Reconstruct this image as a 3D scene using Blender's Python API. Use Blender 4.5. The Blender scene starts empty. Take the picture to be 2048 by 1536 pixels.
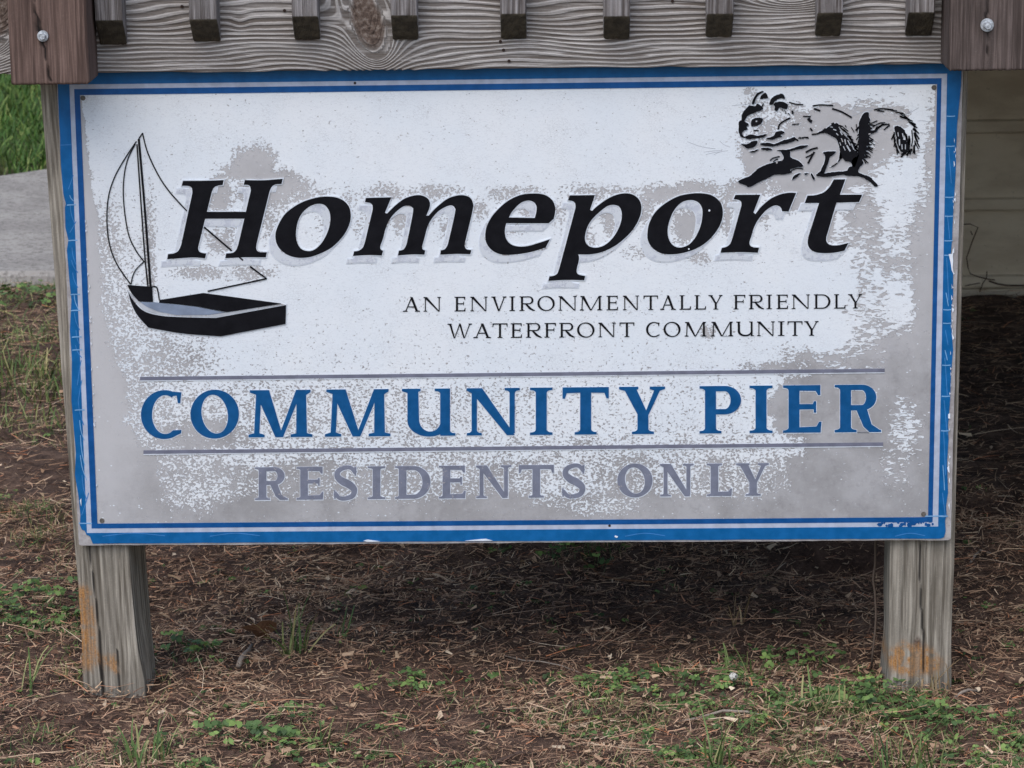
import bpy, bmesh, math, random
import numpy as np
from mathutils import Vector, Matrix
from mathutils.geometry import delaunay_2d_cdt
random.seed(7); RNG = np.random.default_rng(7)
SC = bpy.context.scene
COL = SC.collection

# ------------------------------------------------------------------ camera
CZ = 0.553                                   # height of the sign field's centre above the ground
CAM = np.array([0.052538, -4.2, CZ + 0.847571])
YAW, PIT, ROL, FPX = -0.012155, 0.22343, -0.012181, 6230.97
FW = np.array([math.sin(YAW)*math.cos(PIT), math.cos(YAW)*math.cos(PIT), -math.sin(PIT)])
_rt = np.array([math.cos(YAW), -math.sin(YAW), 0.0]); _up = np.cross(_rt, FW)
RT = math.cos(ROL)*_rt + math.sin(ROL)*_up
UP = -math.sin(ROL)*_rt + math.cos(ROL)*_up
cam = bpy.data.cameras.new('camera'); camo = bpy.data.objects.new('camera', cam); COL.objects.link(camo)
camo.matrix_world = Matrix(((RT[0], UP[0], -FW[0], CAM[0]), (RT[1], UP[1], -FW[1], CAM[1]),
                            (RT[2], UP[2], -FW[2], CAM[2]), (0, 0, 0, 1)))
cam.sensor_width = 36.0; cam.lens = 36.0*FPX/2048.0; cam.clip_start = 0.05; cam.clip_end = 500
cam.dof.use_dof = True; cam.dof.focus_distance = 4.3; cam.dof.aperture_fstop = 22
SC.camera = camo
SC.render.resolution_x = 1024; SC.render.resolution_y = 768

# ------------------------------------------------------------------ light
SUN_EL, SUN_AZ = math.radians(52), math.radians(200)      # azimuth clockwise from +Y: high, behind the camera
W = bpy.data.worlds.new('World'); SC.world = W; W.use_nodes = True
wn = W.node_tree.nodes; wl = W.node_tree.links
bg = wn['Background']
sky = wn.new('ShaderNodeTexSky'); sky.sky_type = 'NISHITA'; sky.sun_disc = False
sky.sun_elevation = SUN_EL; sky.sun_rotation = SUN_AZ
sky.air_density = 1.0; sky.dust_density = 1.6; sky.ozone_density = 1.0
wl.new(sky.outputs[0], bg.inputs[0]); bg.inputs[1].default_value = 0.13
sun = bpy.data.lights.new('sun', 'SUN'); sun.energy = 1.35; sun.angle = math.radians(55); sun.color = (1.0, 0.975, 0.95)
suno = bpy.data.objects.new('sun', sun); COL.objects.link(suno)
sdir = Vector((math.sin(SUN_AZ)*math.cos(SUN_EL), math.cos(SUN_AZ)*math.cos(SUN_EL), math.sin(SUN_EL)))
suno.rotation_euler = sdir.to_track_quat('Z', 'Y').to_euler(); suno.location = (0, -6, 8)
VS = SC.view_settings
VS.view_transform = 'Standard'; VS.look = 'None'; VS.gamma = 1.0; VS.exposure = 0.47
SC.cycles.use_denoising = True

# ------------------------------------------------------------------ helpers
def ray(x, y):
    return FW*FPX + RT*(x-1024.0) + UP*(768.0-y)
def px(x, y, Y=0.0):                          # photo pixel -> point on the upright plane y = Y
    d = ray(x, y); t = (Y-CAM[1])/d[1]; p = CAM + d*t
    return p
def gp(x, y, z=0.0):                          # photo pixel -> point on the ground
    d = ray(x, y); t = (z-CAM[2])/d[2]
    return CAM + d*t
def new_obj(name, me, mat=None, parent=None):
    o = bpy.data.objects.new(name, me); COL.objects.link(o)
    if mat is not None and len(me.materials) == 0: me.materials.append(mat)
    if parent is not None: o.parent = parent
    return o
def empty(name, loc=(0, 0, 0)):
    o = bpy.data.objects.new(name, None); COL.objects.link(o); o.location = loc; o.empty_display_size = 0.1
    return o
def tag(o, label=None, cat=None, group=None, kind=None):
    if label: o['label'] = label
    if cat: o['category'] = cat
    if group: o['group'] = group
    if kind: o['kind'] = kind
    return o
def mesh(name, v, f, smooth=False):
    me = bpy.data.meshes.new(name)
    me.from_pydata([tuple(map(float, p)) for p in v], [], [tuple(int(i) for i in q) for q in f])
    if smooth: me.polygons.foreach_set('use_smooth', [True]*len(me.polygons))
    me.update(); return me
def fattr(me, name, vals):
    a = me.attributes.new(name, 'FLOAT', 'POINT'); a.data.foreach_set('value', np.ascontiguousarray(vals, dtype=np.float32))
def vattr(me, name, vals):
    a = me.attributes.new(name, 'FLOAT_VECTOR', 'POINT'); a.data.foreach_set('vector', np.ascontiguousarray(vals, dtype=np.float32).ravel())
def fast_mesh(name, V, F, smooth=False):      # V (n,3), F (m,k) arrays
    me = bpy.data.meshes.new(name); V = np.asarray(V, np.float32); F = np.asarray(F, np.int32)
    k = F.shape[1]
    me.vertices.add(len(V)); me.vertices.foreach_set('co', V.ravel())
    me.loops.add(F.size); me.loops.foreach_set('vertex_index', F.ravel())
    me.polygons.add(len(F)); me.polygons.foreach_set('loop_start', np.arange(0, F.size, k, dtype=np.int32))
    if smooth: me.polygons.foreach_set('use_smooth', np.ones(len(F), bool))
    me.update(calc_edges=True); return me
def sstep(a, b, x):
    t = np.clip((x-a)/(b-a), 0, 1); return t*t*(3-2*t)
def vnoise(p, seed=0, octaves=3):             # smooth value noise, p (...,2) or (...,3)
    p = np.asarray(p, float); out = 0; amp = 1; tot = 0
    for o in range(octaves):
        q = p*(2**o) + 17.3*o + seed*5.17
        i = np.floor(q).astype(np.int64); f = q-i; f = f*f*(3-2*f); d = p.shape[-1]; s = 0
        for c in range(2**d):
            bits = [(c >> k) & 1 for k in range(d)]
            h = np.zeros(q.shape[:-1], np.int64); w = 1
            for k in range(d):
                h = h*73856093 ^ ((i[..., k]+bits[k])*(19349663+k*83492791)); w = w*(f[..., k] if bits[k] else 1-f[..., k])
            h = (h ^ (h >> 13))*1274126177; h = (h ^ (h >> 16)) & 0xffff
            s = s + w*(h/65535.0)
        out = out + s*amp; tot += amp; amp *= .5
    return out/tot

# ------------------------------------------------------------------ materials
class NT:
    def __init__(s, name):
        s.m = bpy.data.materials.new(name); s.m.use_nodes = True
        s.t = s.m.node_tree; s.n = s.t.nodes; s.l = s.t.links
        s.b = s.n['Principled BSDF']; s.b.inputs['Specular IOR Level'].default_value = 0.3
    def put(s, sock, v):
        if v is None: return
        if hasattr(v, 'links') or isinstance(v, bpy.types.NodeSocket): s.l.new(v, sock)
        else: sock.default_value = v
    def attr(s, name, out='Fac'):
        a = s.n.new('ShaderNodeAttribute'); a.attribute_name = name; return a.outputs[out]
    def obj(s): return s.n.new('ShaderNodeTexCoord').outputs['Object']
    def geo(s): return s.n.new('ShaderNodeNewGeometry').outputs['Position']
    def mapv(s, v, scale=(1, 1, 1), rot=(0, 0, 0)):
        m = s.n.new('ShaderNodeMapping'); s.l.new(v, m.inputs[0]); m.inputs['Scale'].default_value = scale; m.inputs['Rotation'].default_value = rot
        return m.outputs[0]
    def noise(s, v, scale, detail=3, rough=.55, dist=0.0, col=False):
        m = s.n.new('ShaderNodeTexNoise'); s.l.new(v, m.inputs['Vector'])
        m.inputs['Scale'].default_value = scale; m.inputs['Detail'].default_value = detail
        m.inputs['Roughness'].default_value = rough; m.inputs['Distortion'].default_value = dist
        return m.outputs['Color' if col else 'Fac']
    def voro(s, v, scale, feature='F1', out='Distance', rand=1.0):
        m = s.n.new('ShaderNodeTexVoronoi'); m.feature = feature; s.l.new(v, m.inputs['Vector'])
        m.inputs['Scale'].default_value = scale; m.inputs['Randomness'].default_value = rand
        return m.outputs[out]
    def math(s, op, a, b=None, c=None, clamp=False):
        m = s.n.new('ShaderNodeMath'); m.operation = op; m.use_clamp = clamp
        for k, x in enumerate((a, b, c)): s.put(m.inputs[k], x)
        return m.outputs[0]
    def rng(s, v, a, b, c=0.0, d=1.0, smooth=True):
        m = s.n.new('ShaderNodeMapRange'); m.interpolation_type = 'SMOOTHSTEP' if smooth else 'LINEAR'
        s.l.new(v, m.inputs['Value'])
        for k, x in zip(('From Min', 'From Max', 'To Min', 'To Max'), (a, b, c, d)): m.inputs[k].default_value = x
        return m.outputs['Result']
    def mix(s, f, a, b, mode='MIX'):
        m = s.n.new('ShaderNodeMix'); m.data_type = 'RGBA'; m.blend_type = mode; m.clamp_factor = True
        s.put(m.inputs['Factor'], f)
        for k, x in ((6, a), (7, b)):
            if isinstance(x, tuple): m.inputs[k].default_value = (*x, 1) if len(x) == 3 else x
            else: s.put(m.inputs[k], x)
        return m.outputs[2]
    def ramp(s, v, stops):
        m = s.n.new('ShaderNodeValToRGB'); s.l.new(v, m.inputs[0]); e = m.color_ramp.elements
        while len(e) < len(stops): e.new(0.5)
        for k, (p, c) in enumerate(stops): e[k].position = p; e[k].color = (*c, 1)
        return m.outputs[0]
    def bump(s, h, strength=.5, dist=.002, nrm=None):
        m = s.n.new('ShaderNodeBump'); s.l.new(h, m.inputs['Height']); m.inputs['Strength'].default_value = strength
        m.inputs['Distance'].default_value = dist
        if nrm is not None: s.l.new(nrm, m.inputs['Normal'])
        return m.outputs[0]
    def fin(s, col=None, rough=None, nrm=None):
        if isinstance(col, tuple): s.b.inputs['Base Color'].default_value = (*col, 1)
        else: s.put(s.b.inputs['Base Color'], col)
        s.put(s.b.inputs['Roughness'], rough)
        if nrm is not None: s.l.new(nrm, s.b.inputs['Normal'])
        return s.m
def lin(r, g, b):
    return tuple(((c/255+.055)/1.055)**2.4 if c > 10 else c/255/12.92 for c in (r, g, b))

def paint_mat(name, col, rough=.4, wear=0.0, under=(.42, .41, .43), speck=0.3):
    t = NT(name); o = t.obj()
    n = t.noise(o, 60, 4); n2 = t.noise(o, 600, 3)
    c = t.mix(t.rng(n, .3, .7), tuple(x*.88 for x in col), tuple(min(1, x*1.1+.002) for x in col))
    c = t.mix(t.math('MULTIPLY', t.rng(n2, .60, .72), speck), c, tuple(min(1, x*1.3+.03) for x in col))
    if wear > 0:
        k = t.rng(t.math('ADD', t.math('MULTIPLY', t.noise(o, 45, 3), .5), t.math('MULTIPLY', t.noise(o, 330, 4, .7), .5)), .66-wear, .68-wear)
        c = t.mix(k, c, under)
    nb = t.bump(t.noise(o, 260, 3), .25, .0008)
    return t.fin(c, t.rng(n, .2, .8, rough-.06, rough+.1), nb)

def wood_mat(name, light, dark, raw=lin(186, 134, 80), moss=(.035, .036, .022), relief=.0016, contrast=1.0, blot=.5, along=2, sine=1.0, streak=.5):
    t = NT(name); o = t.obj(); ph = t.attr('phase'); a = t.n.new('ShaderNodeAttribute'); a.attribute_name = 'mask'
    sp = t.n.new('ShaderNodeSeparateXYZ'); t.l.new(a.outputs['Vector'], sp.inputs[0])
    crack, rawm, knot = sp.outputs
    end = t.attr('endg')
    fine = t.noise(o, 420, 4, .65); mid = t.noise(o, 35, 3); big = t.noise(o, 9, 3)
    s = t.math('SINE', t.math('ADD', ph, t.math('MULTIPLY', t.noise(o, 110, 2), .9)))
    line = t.rng(s, -.55*contrast-.1, .75)
    line = t.math('MULTIPLY', line, t.rng(mid, .15, .6, .55, 1.0), clamp=True)
    s2 = t.math('SINE', t.math('MULTIPLY_ADD', ph, 3.1, 1.0))
    line = t.math('MULTIPLY', line, t.rng(s2, -1, 1, .82, 1.0))
    sc_ = [1.0, 1.0, 1.0]; sc_[along] = .035
    stk = t.noise(t.mapv(o, tuple(sc_)), 260, 4, .6); stk2 = t.noise(t.mapv(o, tuple(sc_)), 75, 4, .6)
    stf = t.math('ADD', t.math('MULTIPLY', stk, .5), t.math('MULTIPLY', stk2, .5))
    stl = t.rng(stf, .40, .60)
    line = t.math('ADD', t.math('MULTIPLY', line, sine), t.math('MULTIPLY', stl, 1-sine))
    c = t.mix(line, dark, light)
    c = t.mix(t.math('MULTIPLY', t.rng(stk2, .52, .66), streak), c, tuple(x*.62 for x in dark))
    c = t.mix(t.math('MULTIPLY', t.rng(stk, .55, .70), .4), c, tuple(min(1, x*1.18+.02) for x in light))
    c = t.mix(t.math('MULTIPLY', t.math('MULTIPLY', t.rng(fine, .5, .75), .35), line), c, tuple(min(1, x*1.25+.03) for x in light))
    c = t.mix(t.math('MULTIPLY', t.rng(big, .48, .68), blot), c, tuple(x*.55 for x in dark[:2])+(dark[2]*.5,), 'MIX')
    kc = t.ramp(t.noise(o, 160, 4, .7), [(.3, (.03, .021, .017)), (.5, (.12, .085, .068)), (.72, (.26, .22, .19))])
    c = t.mix(knot, c, kc)
    rc = t.mix(t.rng(fine, .3, .65), tuple(x*.45 for x in raw), raw)
    c = t.mix(t.math('MULTIPLY', t.math('MULTIPLY', rawm, t.rng(t.noise(o, 75, 4), .30, .55)), t.rng(stk, .36, .60, .35, 1.0)), c, rc)
    ec = t.mix(t.rng(t.noise(o, 90, 4), .35, .65), moss, tuple(x*1.9 for x in moss))
    c = t.mix(end, c, ec)
    c = t.mix(crack, c, (.012, .009, .008))
    hgt = t.math('ADD', t.math('MULTIPLY', line, 1.0), t.math('MULTIPLY', fine, .35))
    hgt = t.math('SUBTRACT', hgt, t.math('MULTIPLY', crack, 2.5))
    return t.fin(c, .85, t.bump(hgt, .8, relief))

M = {}
M['beam'] = wood_mat('weathered_beam_wood', lin(194, 190, 187), lin(94, 86, 80), blot=.10, along=0, sine=.78, streak=.25, contrast=.7)
M['baluster'] = wood_mat('baluster_wood', lin(160, 155, 154), lin(80, 73, 70), blot=.2, moss=(.042, .035, .024), sine=.35, streak=.4)
M['brown_post'] = wood_mat('brown_post_wood', lin(122, 100, 91), lin(74, 58, 52), relief=.0006, blot=.25, sine=.12, streak=.5)
M['dark_post'] = wood_mat('dark_post_wood', lin(108, 95, 90), lin(64, 54, 50), relief=.0008, blot=.25, sine=.15, streak=.5)
M['grey_post'] = wood_mat('grey_post_wood', lin(173, 165, 152), lin(96, 89, 79), contrast=1.1, relief=.0012, blot=.15, sine=.38, streak=.45)
M['deck'] = wood_mat('deck_board_wood', lin(120, 114, 108), lin(66, 60, 55), along=0)
M['black'] = paint_mat('black_vinyl', lin(13, 13, 19), .5, speck=.12)
M['black'].node_tree.nodes['Principled BSDF'].inputs['Specular IOR Level'].default_value = .14
M['blue_letter'] = paint_mat('blue_vinyl', lin(0, 80, 134), .4, speck=.2)
M['blue'] = paint_mat('blue_border_paint', lin(0, 94, 154), .38, speck=.25)
M['blue_dark'] = paint_mat('blue_inner_line', lin(4, 78, 140), .38, speck=.25)
M['paleline'] = paint_mat('pale_border_line', lin(176, 184, 202), .5)
M['crackline'] = paint_mat('pale_crack', lin(120, 165, 205), .5)
M['crackfaint'] = paint_mat('faint_crack', lin(60, 124, 184), .5)
M['grey_letter'] = paint_mat('grey_vinyl', lin(118, 122, 138), .5, wear=.06, under=(.36, .34, .35), speck=.5)
M['rule'] = paint_mat('grey_rule', lin(112, 114, 130), .5, speck=.3)
M['shadow'] = paint_mat('drop_shade_vinyl', lin(190, 194, 204), .5, wear=.19, under=(.62, .65, .69), speck=.6)
M['outline'] = paint_mat('white_keyline', lin(214, 220, 228), .5, wear=.08, under=(.34, .32, .32))
M['hair'] = paint_mat('hairline_grey', lin(172, 176, 184), .6)
M['flake'] = paint_mat('white_flake', lin(222, 228, 236), .5)
M['boat_grey'] = paint_mat('boat_grey', lin(128, 140, 160), .45)
M['gunwale'] = paint_mat('gunwale_grey', lin(182, 186, 192), .5, wear=.1, under=(.40, .38, .38))
def mk_substrate():
    t = NT('bare_board'); o = t.obj()
    c = t.mix(t.rng(t.noise(o, 30, 5, .7), .35, .65), (.30, .275, .275), (.45, .43, .43))
    c = t.mix(t.math('MULTIPLY', t.rng(t.noise(o, 200, 4, .7), .55, .7), .6), c, (.22, .19, .175))
    return t.fin(c, .85, t.bump(t.noise(o, 220, 4), .5, .001))
M['substrate'] = mk_substrate()
def mk_field():
    t = NT('peeling_white_paint'); o = t.obj(); w = t.attr('wear')
    n1 = t.noise(o, 60, 5, .6, .5); n2 = t.noise(t.mapv(o, (.85, 1, 1.1)), 290, 4, .62, .4)
    an = t.mapv(o, (.42, 1, 1.2)); n3 = t.noise(an, 215, 4, .64, .8)
    sx = t.n.new('ShaderNodeSeparateXYZ'); t.l.new(o, sx.inputs[0])
    side = t.rng(sx.outputs[0], .38, .46)
    m_fine = t.n.new('ShaderNodeMix'); t.l.new(side, m_fine.inputs[0]); t.l.new(n2, m_fine.inputs[2]); t.l.new(n3, m_fine.inputs[3])
    fine = m_fine.outputs[0]
    h = t.math('ADD', w, t.math('MULTIPLY', t.math('SUBTRACT', n1, .5), .8))
    h = t.math('ADD', h, t.math('MULTIPLY', t.math('SUBTRACT', fine, .5), 2.3))
    peel = t.rng(h, .455, .53); tone = t.attr('tone')
    vc = t.voro(t.mapv(o, (1, 1, 1.5)), 210, 'DISTANCE_TO_EDGE')
    vc2 = t.noise(t.mapv(o, (.8, 1, 2.0)), 230, 4, .7, 1.4)
    crk = t.math('MULTIPLY', t.rng(vc, .0, .07, 1, 0), t.rng(t.noise(o, 22, 3), .46, .64))
    white = t.mix(t.rng(t.noise(o, 6, 3), .35, .65), (.755, .80, .845), (.79, .82, .85))
    white = t.mix(t.math('MULTIPLY', t.rng(vc2, .52, .66), .36), white, (.50, .53, .58))
    white = t.mix(t.math('MULTIPLY', crk, .30), white, (.36, .36, .38))
    spk = t.math('MULTIPLY', t.rng(t.voro(t.mapv(o, (.7, 1, 1.2)), 110), .10, .06), t.rng(t.noise(o, 34, 2), .47, .55))
    white = t.mix(t.math('MULTIPLY', spk, .75), white, (.20, .20, .21))
    g = t.mix(t.rng(t.noise(o, 13, 5, .65), .36, .62), (.325, .317, .320), (.415, .408, .416))
    g = t.mix(t.math('MULTIPLY', t.rng(t.noise(o, 55, 5, .7), .50, .70), .5), g, (.25, .24, .245))
    g = t.mix(t.math('MULTIPLY', t.rng(t.noise(o, 160, 4, .7), .56, .70), .35), g, (.52, .52, .55))
    g = t.mix(t.math('MULTIPLY', tone, .8), g, (.55, .542, .55))
    rim = t.math('MULTIPLY', t.rng(h, .50, .62, 1, 0), .45)
    g = t.mix(rim, g, (.30, .245, .24))
    dots = t.math('MULTIPLY', t.rng(t.voro(t.mapv(o, (.8, 1, 1.1)), 125), .17, .10), t.rng(t.noise(o, 30, 3), .52, .60))
    g = t.mix(t.math('MULTIPLY', dots, .8), g, (.74, .79, .84))
    c = t.mix(peel, white, g)
    hg = t.math('ADD', t.math('MULTIPLY', t.math('SUBTRACT', 1.0, peel), 1.0), t.math('MULTIPLY', vc2, .4))
    return t.fin(c, t.rng(peel, 0, 1, .42, .8), t.bump(hg, .7, .0011))
M['field'] = mk_field()
def mk_metal(name, col, rough, metal=.6):
    t = NT(name); o = t.obj(); t.b.inputs['Metallic'].default_value = metal
    c = t.mix(t.rng(t.noise(o, 260, 4), .4, .65), tuple(x*.6 for x in col), col)
    return t.fin(c, rough)
M['zinc'] = mk_metal('galvanised_steel', (.62, .65, .68), .5, .35)
M['screw'] = mk_metal('old_screw', (.20, .18, .16), .6, .5)
M['hole'] = NT('nail_rust').fin((.03, .018, .014), .9)
def mk_ground():
    t = NT('litter_soil'); p = t.geo()
    n = t.noise(p, 18, 6, .7); n2 = t.noise(p, 150, 4, .7); n3 = t.noise(p, 2.2, 4)
    c = t.ramp(n, [(.3, lin(44, 33, 28)), (.5, lin(84, 66, 56)), (.72, lin(128, 104, 88))])
    c = t.mix(t.math('MULTIPLY', t.rng(n2, .5, .7), .5), c, lin(122, 98, 84))
    sp = t.n.new('ShaderNodeSeparateXYZ'); t.l.new(p, sp.inputs[0])
    far = t.rng(t.math('ADD', sp.outputs[1], t.math('MULTIPLY', n3, 1.5)), 4.9, 6.2)
    gr = t.mix(t.rng(n, .3, .7), lin(44, 58, 26), lin(80, 98, 46))
    c = t.mix(far, c, gr)
    return t.fin(c, .95, t.bump(t.math('ADD', n, t.math('MULTIPLY', n2, .4)), .8, .012))
M['ground'] = mk_ground()
def mk_needles():
    t = NT('dead_pine_needles'); a = t.attr('tint')
    c = t.ramp(a, [(0, lin(70, 50, 42)), (.22, lin(126, 96, 78)), (.45, lin(172, 140, 113)), (.68, lin(196, 168, 138)), (.88, lin(228, 208, 180)), (1, lin(184, 116, 78))])
    return t.fin(c, .8)
M['needles'] = mk_needles()
def mk_leaf(name, c0, c1, c2):
    t = NT(name); a = t.attr('tint')
    c = t.ramp(a, [(0, c0), (.5, c1), (1, c2)])
    t.b.inputs['Subsurface Weight'].default_value = 0.0
    return t.fin(c, .6)
M['clover'] = mk_leaf('clover_leaf', lin(54, 74, 44), lin(86, 112, 62), lin(130, 154, 84))
M['grass'] = mk_leaf('grass_blade', lin(56, 78, 42), lin(92, 116, 62), lin(170, 160, 112))
M['lawn'] = mk_leaf('lawn_blade', lin(44, 76, 28), lin(72, 108, 44), lin(128, 140, 78))
M['shrub'] = mk_leaf('shrub_leaf', lin(22, 34, 18), lin(38, 56, 26), lin(70, 86, 36))
M['drygrass'] = mk_leaf('dry_blade', lin(112, 92, 66), lin(150, 128, 96), lin(188, 172, 140))
M['deadleaf'] = NT('dead_leaf').fin(lin(124, 88, 62), .8)
M['stick'] = NT('grey_stick').fin(lin(150, 138, 126), .85)
M['stem'] = NT('vine_stem').fin(lin(104, 90, 80), .85)
M['darkstem'] = NT('dead_vine').fin(lin(84, 68, 60), .9)
M['petal'] = NT('clover_petal').fin(lin(205, 202, 194), .6)
def mk_concrete():
    t = NT('path_concrete'); p = t.geo()
    c = t.mix(t.rng(t.noise(p, 5, 4), .35, .65), lin(150, 146, 142), lin(170, 166, 161))
    c = t.mix(t.math('MULTIPLY', t.rng(t.noise(p, 70, 5, .75), .48, .62), .8), c, lin(112, 108, 104))
    c = t.mix(t.math('MULTIPLY', t.rng(t.noise(p, 190, 3, .7), .6, .7), .7), c, lin(206, 202, 196))
    return t.fin(c, .9, t.bump(t.noise(p, 160, 4, .7), .6, .004))
M['concrete'] = mk_concrete()
def mk_siding():
    t = NT('painted_siding'); o = t.geo()
    c = t.mix(t.rng(t.noise(t.mapv(o, (1, 1, 3)), 5, 5, .65), .35, .65), lin(186, 170, 150), lin(206, 192, 172))
    c = t.mix(t.math('MULTIPLY', t.rng(t.noise(o, 90, 4, .7), .62, .72), .5), c, lin(108, 100, 90))
    return t.fin(c, .7, t.bump(t.noise(t.mapv(o, (.3, 1, 3)), 120, 3), .2, .002))
M['siding'] = mk_siding()

# ------------------------------------------------------------------ ground, path, house, lawn
PIT_P = gp(1705, 1112)
def gh(x, y):
    p = np.stack([x, y], -1)
    h = (vnoise(p*5, 1, 3)-.5)*.045 + (vnoise(p*22, 2, 2)-.5)*.022
    near = 1-sstep(.05, .16, np.minimum(np.hypot(x+.5, y-.05), np.hypot(x-.55, y-.05)))
    h = h*(1-near)-.006*near
    r = np.hypot((x-PIT_P[0])/.13, (y-PIT_P[1]-.05)/.14)
    return h - .13*np.exp(-r**4) - .004
xs = np.unique(np.concatenate([np.linspace(-60, -2.5, 12), np.arange(-2.5, 3.0, .03), np.linspace(3.0, 60, 12)]))
ys = np.unique(np.concatenate([np.linspace(-30, -1.6, 8), np.arange(-1.6, 4.0, .03), np.linspace(4.0, 12, 20), np.linspace(14, 220, 14)]))
X, Y = np.meshgrid(xs, ys)
def grid_faces(nr, nc):
    i = np.arange(nr*nc).reshape(nr, nc)
    return np.stack([i[:-1, :-1], i[:-1, 1:], i[1:, 1:], i[1:, :-1]], -1).reshape(-1, 4)
g = new_obj('ground', fast_mesh('ground', np.stack([X, Y, gh(X, Y)], -1).reshape(-1, 3), grid_faces(len(ys), len(xs)), True), M['ground'])
tag(g, kind='structure')

WALL_Y = gp(1985, 583)[1]
def box(name, x0, x1, y0, y1, z0, z1, mat, parent=None, bev=.002, off=(0, 0, 0)):
    bm = bmesh.new(); bmesh.ops.create_cube(bm, size=1)
    for v in bm.verts:
        v.co = Vector(((x0+x1)/2+v.co.x*(x1-x0), (y0+y1)/2+v.co.y*(y1-y0), (z0+z1)/2+v.co.z*(z1-z0))) - Vector(off)
    if bev > 0: bmesh.ops.bevel(bm, geom=bm.edges[:], offset=bev, segments=2, affect='EDGES', profile=.6)
    me = bpy.data.meshes.new(name); bm.to_mesh(me); bm.free()
    o = new_obj(name, me, mat, parent)
    if parent is None or True: o.location = off
    return o
# concrete path leading to the side of the house, slightly turned
pf0, pf1 = gp(20, 566), gp(112, 556); pb0, pb1 = gp(0, 366), gp(95, 351)
def path_mesh():
    xs = np.linspace(-7, -.62, 40)
    def edge(a, b, xv):
        m = (b[1]-a[1])/(b[0]-a[0]); m = max(-.25, min(.9, m)); return a[1]+m*np.clip(xv-a[0], -1.2, .3)+.15*m*(xv-a[0])
    yf = np.full_like(xs, (pf0[1]+pf1[1])/2) + (vnoise(np.stack([xs*6, xs*0], -1), 4)-.5)*.05
    yb = edge(pb0, pb1, xs)
    zt = .022; V = []; F = []
    for i, x in enumerate(xs):
        V += [(x, yf[i]-.012, -.06), (x, yf[i], zt-.012), (x, yf[i]+.012, zt), (x, yb[i]-.012, zt), (x, yb[i], zt-.012), (x, yb[i]+.012, -.06)]
    for i in range(len(xs)-1):
        for k in range(5): F.append((i*6+k, (i+1)*6+k, (i+1)*6+k+1, i*6+k+1))
    return V, F, float(yf.mean()), float(yb.min()), edge
PV, PF, PATH_F, PATH_B, EDGE = path_mesh()
tag(new_obj('path', mesh('path', PV, PF), M['concrete']), kind='structure')

house = empty('house', (-.6, WALL_Y, 0))
tag(house, 'beige lap-sided house wall in deep shade behind the sign', 'house')
WB = gp(1985, 585)[2]
z_l = [px(1985, y, WALL_Y)[2] for y in (575, 415, 265)]
exp_ = (z_l[2]-z_l[0])/2
HOFF = (-.6, WALL_Y, 0)
def hbox(name, *a, **k):
    o = box(name, *a, parent=house, off=HOFF, **k); o.location = (0, 0, 0); return o
hbox('wall', -.58, 5.0, WALL_Y+.035, WALL_Y+6, -.1, 3.4, M['siding'], bev=0)
zb = z_l[0]-.004
hbox('sill_trim', -.6, 5.0, WALL_Y+.002, WALL_Y+.034, zb-.03, zb, M['siding'], bev=.004)
for i in range(15):
    z0 = zb+i*exp_; V = []; xs_ = (-.6, 5.0)
    prof = [(.020, z0+.001), (-.006, z0+.001), (-.010, z0+.010), (-.008, z0+.020), (-.002, z0+.024), (-.003, z0+.036), (.010, z0+exp_-.004), (.034, z0+exp_-.004), (.034, z0+.001)]
    prof = [(.034, z0+.003), (-.004, z0+.003), (-.008, z0+.008), (-.006, z0+.030), (.003, z0+.034), (.012, z0+exp_), (.034, z0+exp_)]
    n = len(prof)
    for x in xs_: V += [(x-HOFF[0], p[0], p[1]) for p in prof]
    F = [(k, (k+1) % n, n+(k+1) % n, n+k) for k in range(n)] + [tuple(range(n))[::-1], tuple(range(n, 2*n))]
    new_obj('siding_board', mesh('siding_board', V, F), M['siding'], house)
hbox('corner_board', -.63, -.602, WALL_Y-.014, WALL_Y+.10, .04, 3.4, M['siding'], bev=.003)

# ------------------------------------------------------------------ blades, needles, leaves
def ribbons(name, P0, ang, L, Wd, lift0, lift1, curl, tint, mat, seg=2, up=None):
    """many thin curved strips lying on or rising from the ground; arrays of length n"""
    n = len(L); V = np.zeros((n, seg+1, 2, 3)); d = np.stack([np.cos(ang), np.sin(ang)], -1); nrm = np.stack([-d[:, 1], d[:, 0]], -1)
    for k in range(seg+1):
        t = k/seg
        c = P0[:, :2] + d*(L*t)[:, None] + nrm*(curl*L*(t*t))[:, None]
        z = P0[:, 2] + lift0 + lift1*(t if up is None else up(t))
        w = Wd*(1-.55*t)
        tilt = .6*np.sin(ang*7+P0[:, 0]*90)
        for s, sg in ((0, -1), (1, 1)):
            V[:, k, s, :2] = c+nrm*(sg*w*.5)[:, None]; V[:, k, s, 2] = z+sg*w*.5*tilt
    idx = np.arange(n*(seg+1)*2).reshape(n, seg+1, 2)
    F = np.stack([idx[:, :-1, 0], idx[:, :-1, 1], idx[:, 1:, 1], idx[:, 1:, 0]], -1).reshape(-1, 4)
    me = fast_mesh(name, V.reshape(-1, 3), F); fattr(me, 'tint', np.repeat(tint, (seg+1)*2))
    return new_obj(name, me, mat)
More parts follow.
